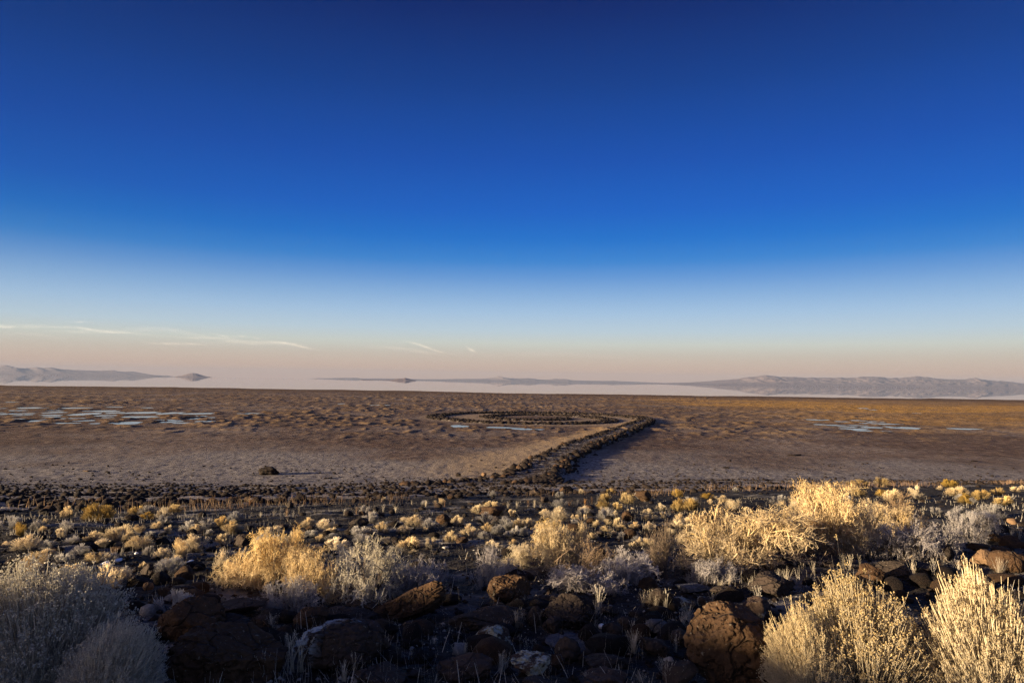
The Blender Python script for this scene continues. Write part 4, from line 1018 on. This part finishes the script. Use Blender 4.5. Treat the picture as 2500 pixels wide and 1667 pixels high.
def seed(cx, by, wd, hg, v, ms_, mh, label, lean=0., laz=0., yaw=0., dep=.85, dist=None, name='rabbitbrush', tx=0.):
    if by > 1660:
        d0 = ray(cx, by); x0 = d0[0]/d0[1]
        ys_ = np.linspace(1.2, 6, 500); zz = CAM_Z+d0[2]/d0[1]*ys_; gg = land(x0*ys_, ys_); k_ = np.nonzero(zz < gg)[0]
        y_ = ys_[k_[0]] if len(k_) else 4.0; p = np.array([x0*y_, y_, float(land(x0*y_, y_))])
    else: p = ground_hit(cx, by-.05*hg)
    mp = mper(p); W_ = wd*mp; H_ = hg*mp
    H_ = rise(p[0], p[1]+W_*.1, float(land(p[0], p[1]+W_*.1)), by-hg)
    key = v
    if key not in SBM: SBM[key] = (mesh_np('stems', *SB[v][0], ms_), mesh_np('seed_heads', *SB[v][1], mh))
    o = obj(name, None, loc=(p[0], p[1]+W_*.1, float(land(p[0], p[1]+W_*.1))-.03)); tag(o, label, 'bush', 'tufted bushes near the viewer')
    from mathutils import Quaternion
    o.rotation_mode = 'QUATERNION'; o.rotation_quaternion = Quaternion((0, 1, 0), lean) @ Quaternion((0, 0, 1), yaw)
    o.scale = (W_/1.25, W_/1.25*dep, H_); setmat(obj('stems', SBM[key][0], o), ms_); setmat(obj('seed_heads', SBM[key][1], o), mh); return o
seed(70,1720,440,352,2,M_STEM,M_SEEDG,'largest grey-stemmed bush with faded seed tufts in the lower left corner',lean=.05,yaw=.4)
seed(235,1740,300,235,2,M_STEM,M_SEEDG,'right-leaning grey stems on the inner side of the lower left bush',lean=.3,yaw=2.0)
seed(30,1760,260,200,2,M_STEM,M_SEEDG,'low faded seed-tufted bush at the extreme lower left corner',yaw=1.0)
seed(340,1712,110,105,2,M_STEM,M_SEEDG,'small grey seed-tufted bush at the left foot of the biggest left boulder',yaw=3.0)
seed(150,1480,130,100,1,M_STEM,M_SEEDG,'tufted bush right behind the largest lower left bush',yaw=5.0)
seed(2125,1730,340,325,0,M_STEMY,M_SEED,'wide foreground bush with golden seed tufts right of the tall brown dome boulder',lean=-.16,yaw=1.9)
seed(2000,1730,200,255,1,M_STEMY,M_SEED,'left-leaning sunlit stems on the outer side of the wide golden-tufted bush',lean=-.22,yaw=.2)
seed(2450,1740,330,340,1,M_STEMY,M_SEED,'bright golden seed-tufted bush in the lower right corner',lean=-.14,yaw=.9)
seed(2230,1745,190,150,0,M_TWIGR,M_SEED,'low brown tufted bush between the two right foreground bushes',yaw=4.0)

# --- dry grass
def tuft_mesh(seed_, n=46, heads=.25, tall=1.0, spread=.5):
    g = np.random.default_rng(seed_)
    a = g.random(n)*2*PI; ln = g.uniform(.45, 1, n)*tall; el = np.abs(g.normal(0, spread*.6, n))
    base = np.c_[g.normal(0, .045, n), g.normal(0, .045, n), np.zeros(n)]
    tip = base+np.c_[np.cos(a)*np.sin(el), np.sin(a)*np.sin(el), np.cos(el)]*ln[:, None]
    mid = base+(tip-base)*.5+np.c_[-np.cos(a)*.04, -np.sin(a)*.04, np.full(n, .08)]
    parts = [strands(base, mid, tip, .007, .003, 3, 2)]
    k = g.random(n) < heads; t2 = tip[k]; m2 = mid[k]
    if len(t2):
        q_ = np.repeat(np.arange(len(t2)), 6); d = (t2-m2)[q_]; s = t2[q_]-d*g.uniform(0, .35, len(q_))[:, None]; e_ = s+d*.12+g.normal(0, .018, (len(q_), 3))
        parts.append(strands(s, (s+e_)/2, e_, .008, .004, 1, 2))
    return join(parts)
TUF = [tuft_mesh(700+i, [40, 60, 26, 14, 80, 34][i], [.2, .1, .5, .8, .05, .3][i], spread=[.5, .7, .35, .5, .8, .4][i]) for i in range(6)]
TFM = [mesh_np('grass_tuft', v, f, M_GRASS) for v, f in TUF]
TUFTS = []
def tuft(cx, by, hg, v=None, k='d', wid=1.0):
    p = ground_hit(cx, min(by, 1664)); H_ = hg*mper(p)
    o = obj('grass_tuft', TFM[rb.randrange(6) if v is None else v], loc=(p[0], p[1], p[2]-.01)); o.scale = (H_*wid, H_*wid, H_); setmat(o, M_GRASS if k == 'd' else M_GRASSR); o.rotation_euler = (0, 0, rb.uniform(0, 6.3)); TUFTS.append((o, cx, by-hg/2)); return o
for q in [(1205,1472,36,2),(1225,1470,34,3),(1262,1470,40,3),(1280,1476,30,2),(1272,1530,62,0),(1262,1532,52,5),(1320,1528,48,3),(1345,1525,52,3),(1168,1530,38,2),(1180,1533,30,3),(1235,1545,40,3),
          (1450,1534,52,1),(1455,1500,46,0),(1462,1488,70,3),(1500,1455,44,1),(1515,1452,42,1),(1570,1480,50,0),(1585,1485,60,3),(1625,1488,55,2),(1600,1490,40,2),(1145,1595,48,0),(1135,1600,40,5),
          (1270,1592,50,3),(1285,1590,38,2),(1300,1595,46,3),(1235,1642,70,0),(1222,1645,60,5),(1475,1585,26,2),(1465,1630,28,3),(1485,1628,22,2),(1548,1595,66,4),(1556,1560,34,2),(1580,1555,50,3),(1545,1545,40,3),
          (1665,1535,48,4),(1680,1520,60,1),(1650,1545,40,1),(1690,1540,36,4),(1630,1660,60,4),(1620,1640,46,1),(1650,1592,46,2),(1662,1572,38,4),(700,1625,90,3),(712,1640,110,3),(735,1640,100,3),(570,1690,80,3),
          (600,1675,60,2),(640,1680,90,3),(866,1655,70,3),(840,1662,60,2),(932,1590,60,3),(948,1588,46,3),(965,1545,34,2),(1080,1425,22,3),(1072,1420,24,3),(860,1490,22,3),(774,1528,26,3),(790,1530,22,3),
          (500,1495,26,2),(480,1528,46,1),(510,1532,40,2),(660,1540,50,2),(675,1545,56,5),(1000,1560,30,2),(1060,1570,24,4),(1110,1595,30,4),(1750,1640,60,3),(1800,1650,70,2),(1850,1480,60,3),(1835,1450,50,2),
          (1900,1420,40,0),(1920,1425,46,1),(1870,1430,36,2),(1960,1400,36,2),(1985,1405,42,3),(2060,1385,40,5),(2075,1392,46,3),(2230,1410,50,2),(2280,1405,50,3),(2300,1395,44,3),(2340,1400,40,0),(2390,1440,44,1),
          (2440,1405,50,1),(2450,1400,40,2),(2350,1425,36,3),(2360,1430,40,5),(1760,1440,30,4),(1700,1425,44,2),(1680,1430,36,5),(1740,1470,30,2),(1780,1430,36,3),(2100,1380,30,2),(2470,1310,30,3),(2490,1320,40,3),
          (1565,1665,40,4),(1500,1665,40,2),(1430,1660,30,4),(1700,1668,50,3),(960,1650,34,4),(1040,1610,24,2),(1005,1600,20,4),(900,1530,24,2),(1395,1505,24,2),(1545,1430,30,5),(1530,1440,26,2)]:
    tuft(*q)
for q in [(150,1300,20),(840,1257,18),(870,1256,22),(935,1250,24),(965,1252,20),(905,1262,16),(1005,1232,14),(1040,1236,18),(1062,1240,20),(1085,1238,20),(1075,1228,16),(1240,1240,20),(1262,1240,20),
          (1290,1238,22),(1305,1238,22),(1320,1240,18),(1370,1235,14),(1390,1234,18),(1410,1233,18),(1428,1232,18),(1445,1230,22),(1458,1228,26),(610,1232,24),(636,1262,16),(668,1260,22),(685,1262,26),(700,1260,26),
          (715,1262,22),(730,1252,20),(608,1228,20),(590,1232,18)]:
    tuft(q[0], q[1], q[2], None, 'd' if rb.random() < .6 else 'r', .9)
def grass_field(xs, ys, hs, m_, name):
    n = len(xs); zz = land(xs, ys); a = rg.random(n)*2*PI; el = np.abs(rg.normal(0, .35, n))
    base = np.c_[xs, ys, zz-.01]; tip = base+np.c_[np.cos(a)*np.sin(el), np.sin(a)*np.sin(el), np.cos(el)]*hs[:, None]
    mid = (base+tip)/2+np.c_[np.zeros(n), np.zeros(n), hs*.06]
    wd_ = np.maximum(.0022, np.hypot(xs, ys)*.00028)
    v, f = strands(base, mid, tip, wd_, wd_*.4, 2, 2)
    tag(obj(name, mesh_np(name, v, f, m_)), kind='stuff')
n = 26000; gy_ = 18+70*rg.random(n); gx_ = (rg.random(n)*2-1)*gy_*.85; b_ = yb(gx_, gy_)
kk = (np.abs(gy_-b_*.93+(fbm2(gx_*.1, gy_*.1, 2, 130)-.5)*14) < b_*.11) & (fbm2(gx_*.35, gy_*.25, 3, 131) > .5)
grass_field(gx_[kk], gy_[kk], .18+.34*rg.random(kk.sum()), M_GRASSR, 'dry_grass')
n = 16000; gy_ = 3.4+30*rg.random(n)**1.6; gx_ = (rg.random(n)*2-1)*(gy_*.82+.6)
kk = fbm2(gx_*.9, gy_*.9, 3, 133) > .53
grass_field(gx_[kk], gy_[kk], .04+.13*rg.random(kk.sum())**1.5, M_GRASS, 'short_grass')

# small patches of old snow
M_SNOW, t, b = mat('old_snow'); b.inputs['Base Color'].default_value = (.8, .82, .85, 1); b.inputs['Roughness'].default_value = .6
tcn = N(t, 'ShaderNodeTexCoord'); bump(t, b, noise(t, tcn.outputs['Object'], 14, 3), .03)
for (cx, cy, wd, lab) in [(256,1377,16,'oval snow patch on the left gravel, above the fan-shaped bush'),(289,1369,18,'thin flat snow streak right of the oval snow patch'),(333,1352,9,'tiny snow speck under the grey dome bushes on the left'),
                     (464,1374,17,'snow patch below the large straw bush cluster left of centre'),(734,1341,16,'snow streak behind the bleached shrub'),(1468,1532,15,'little snow patch beside the round black boulder right of centre')]:
    p = ground_hit(cx, cy); W_ = wd*mper(p); v, f = rock_verts(800+cx, 3, .5, 3); v = v*np.array([W_/2, W_*.8, .02])
    tag(obj('snow_patch', mesh_np('snow_patch', v, f, M_SNOW, True), loc=(p[0], p[1], p[2]+.012)), lab, 'snow', 'snow patches on the slope')

# ------------------------------------------------------------------ labels for the many
LM = [('the biggest left boulder', 512, 1600), ('the tilted slab boulder', 1010, 1470), ('the orange-crowned boulder', 1243, 1440), ('the tall brown dome boulder', 1778, 1570),
      ('the lower left bush', 130, 1500), ('the golden twiggy shrub', 672, 1370), ('the bleached shrub', 890, 1400), ('the upright golden shrub', 1370, 1330), ('the leaning golden shrub', 1830, 1320),
      ('the tallest golden shrub', 2060, 1255), ('the small orange stone', 357, 1430), ('the broad brown boulder', 1200, 1250), ('the right-edge boulders', 2440, 1370), ('the folded rusty boulder', 2138, 1400), ('the large round black boulder', 1396, 1495)]
ORD = ['nearest', 'second', 'third', 'fourth', 'fifth', 'sixth', 'seventh', 'eighth', 'ninth', 'tenth', 'eleventh', 'twelfth', 'thirteenth', 'fourteenth', 'fifteenth', 'sixteenth', 'seventeenth', 'eighteenth', 'nineteenth', 'twentieth']
def autolabel(items, noun, cat, group):
    """items: (object, x, y, adjective): each is told by its rank outward from the nearest landmark, in one of eight directions"""
    bins = {}
    for it in items:
        o, x, y, adj = it
        nm, lx_, ly_ = min(LM, key=lambda l: math.hypot(l[1]-x, (l[2]-y)*1.4))
        dx = x-lx_; dy = (ly_-y)*1.4; an = math.degrees(math.atan2(dy, dx)) % 360
        dr = ['right of', 'up-right of', 'above', 'up-left of', 'left of', 'down-left of', 'below', 'down-right of'][int(((an+22.5) % 360)//45)]
        bins.setdefault((nm, dr, adj), []).append((math.hypot(dx, dy), o))
    for (nm, dr, adj), l in bins.items():
        l.sort(key=lambda q: q[0])
        for i, (_, o) in enumerate(l):
            if len(l) == 1: s = f'{adj} {noun} {dr} {nm}, the only such one there'
            else: s = f'{adj} {noun} {dr} {nm}, {ORD[min(i, 19)]} outward' if i else f'{adj} {noun} {dr} {nm}, nearest to it'
            tag(o, s, cat, group)
adjn = {'s': 'straw-coloured', 'y': 'yellow', 'g': 'grey'}
autolabel([(o, x, y, ('large ' if wd > 50 else 'small ' if wd < 22 else '')+adjn[k]) for o, x, y, wd, k in PL], 'dome-shaped bush', 'bush', 'dome-shaped bushes on the slope')
autolabel([(o, x, y, 'dry') for o, x, y in TUFTS], 'grass tuft', 'grass', 'dry grass tufts on the slope')
near_ = []
for o, s, mi in TOPS:
    y = o.location.y; c = ['black', 'brown', 'pale'][mi]
    if y < yb(o.location.x, y): near_.append((o, *project(o.location), ('larger ' if s > .2 else 'small ')+c))
    else: tag(o, c+' stone in the belt of shore stones', 'stone', c+' stones of the shore belt')
autolabel(near_, 'loose stone', 'stone', 'loose stones on the slope')

# keep fine twigs crisp when the noise is cleaned
SC.cycles.use_denoising = True; SC.cycles.denoiser = 'OPENIMAGEDENOISE'; SC.cycles.denoising_prefilter = 'NONE'
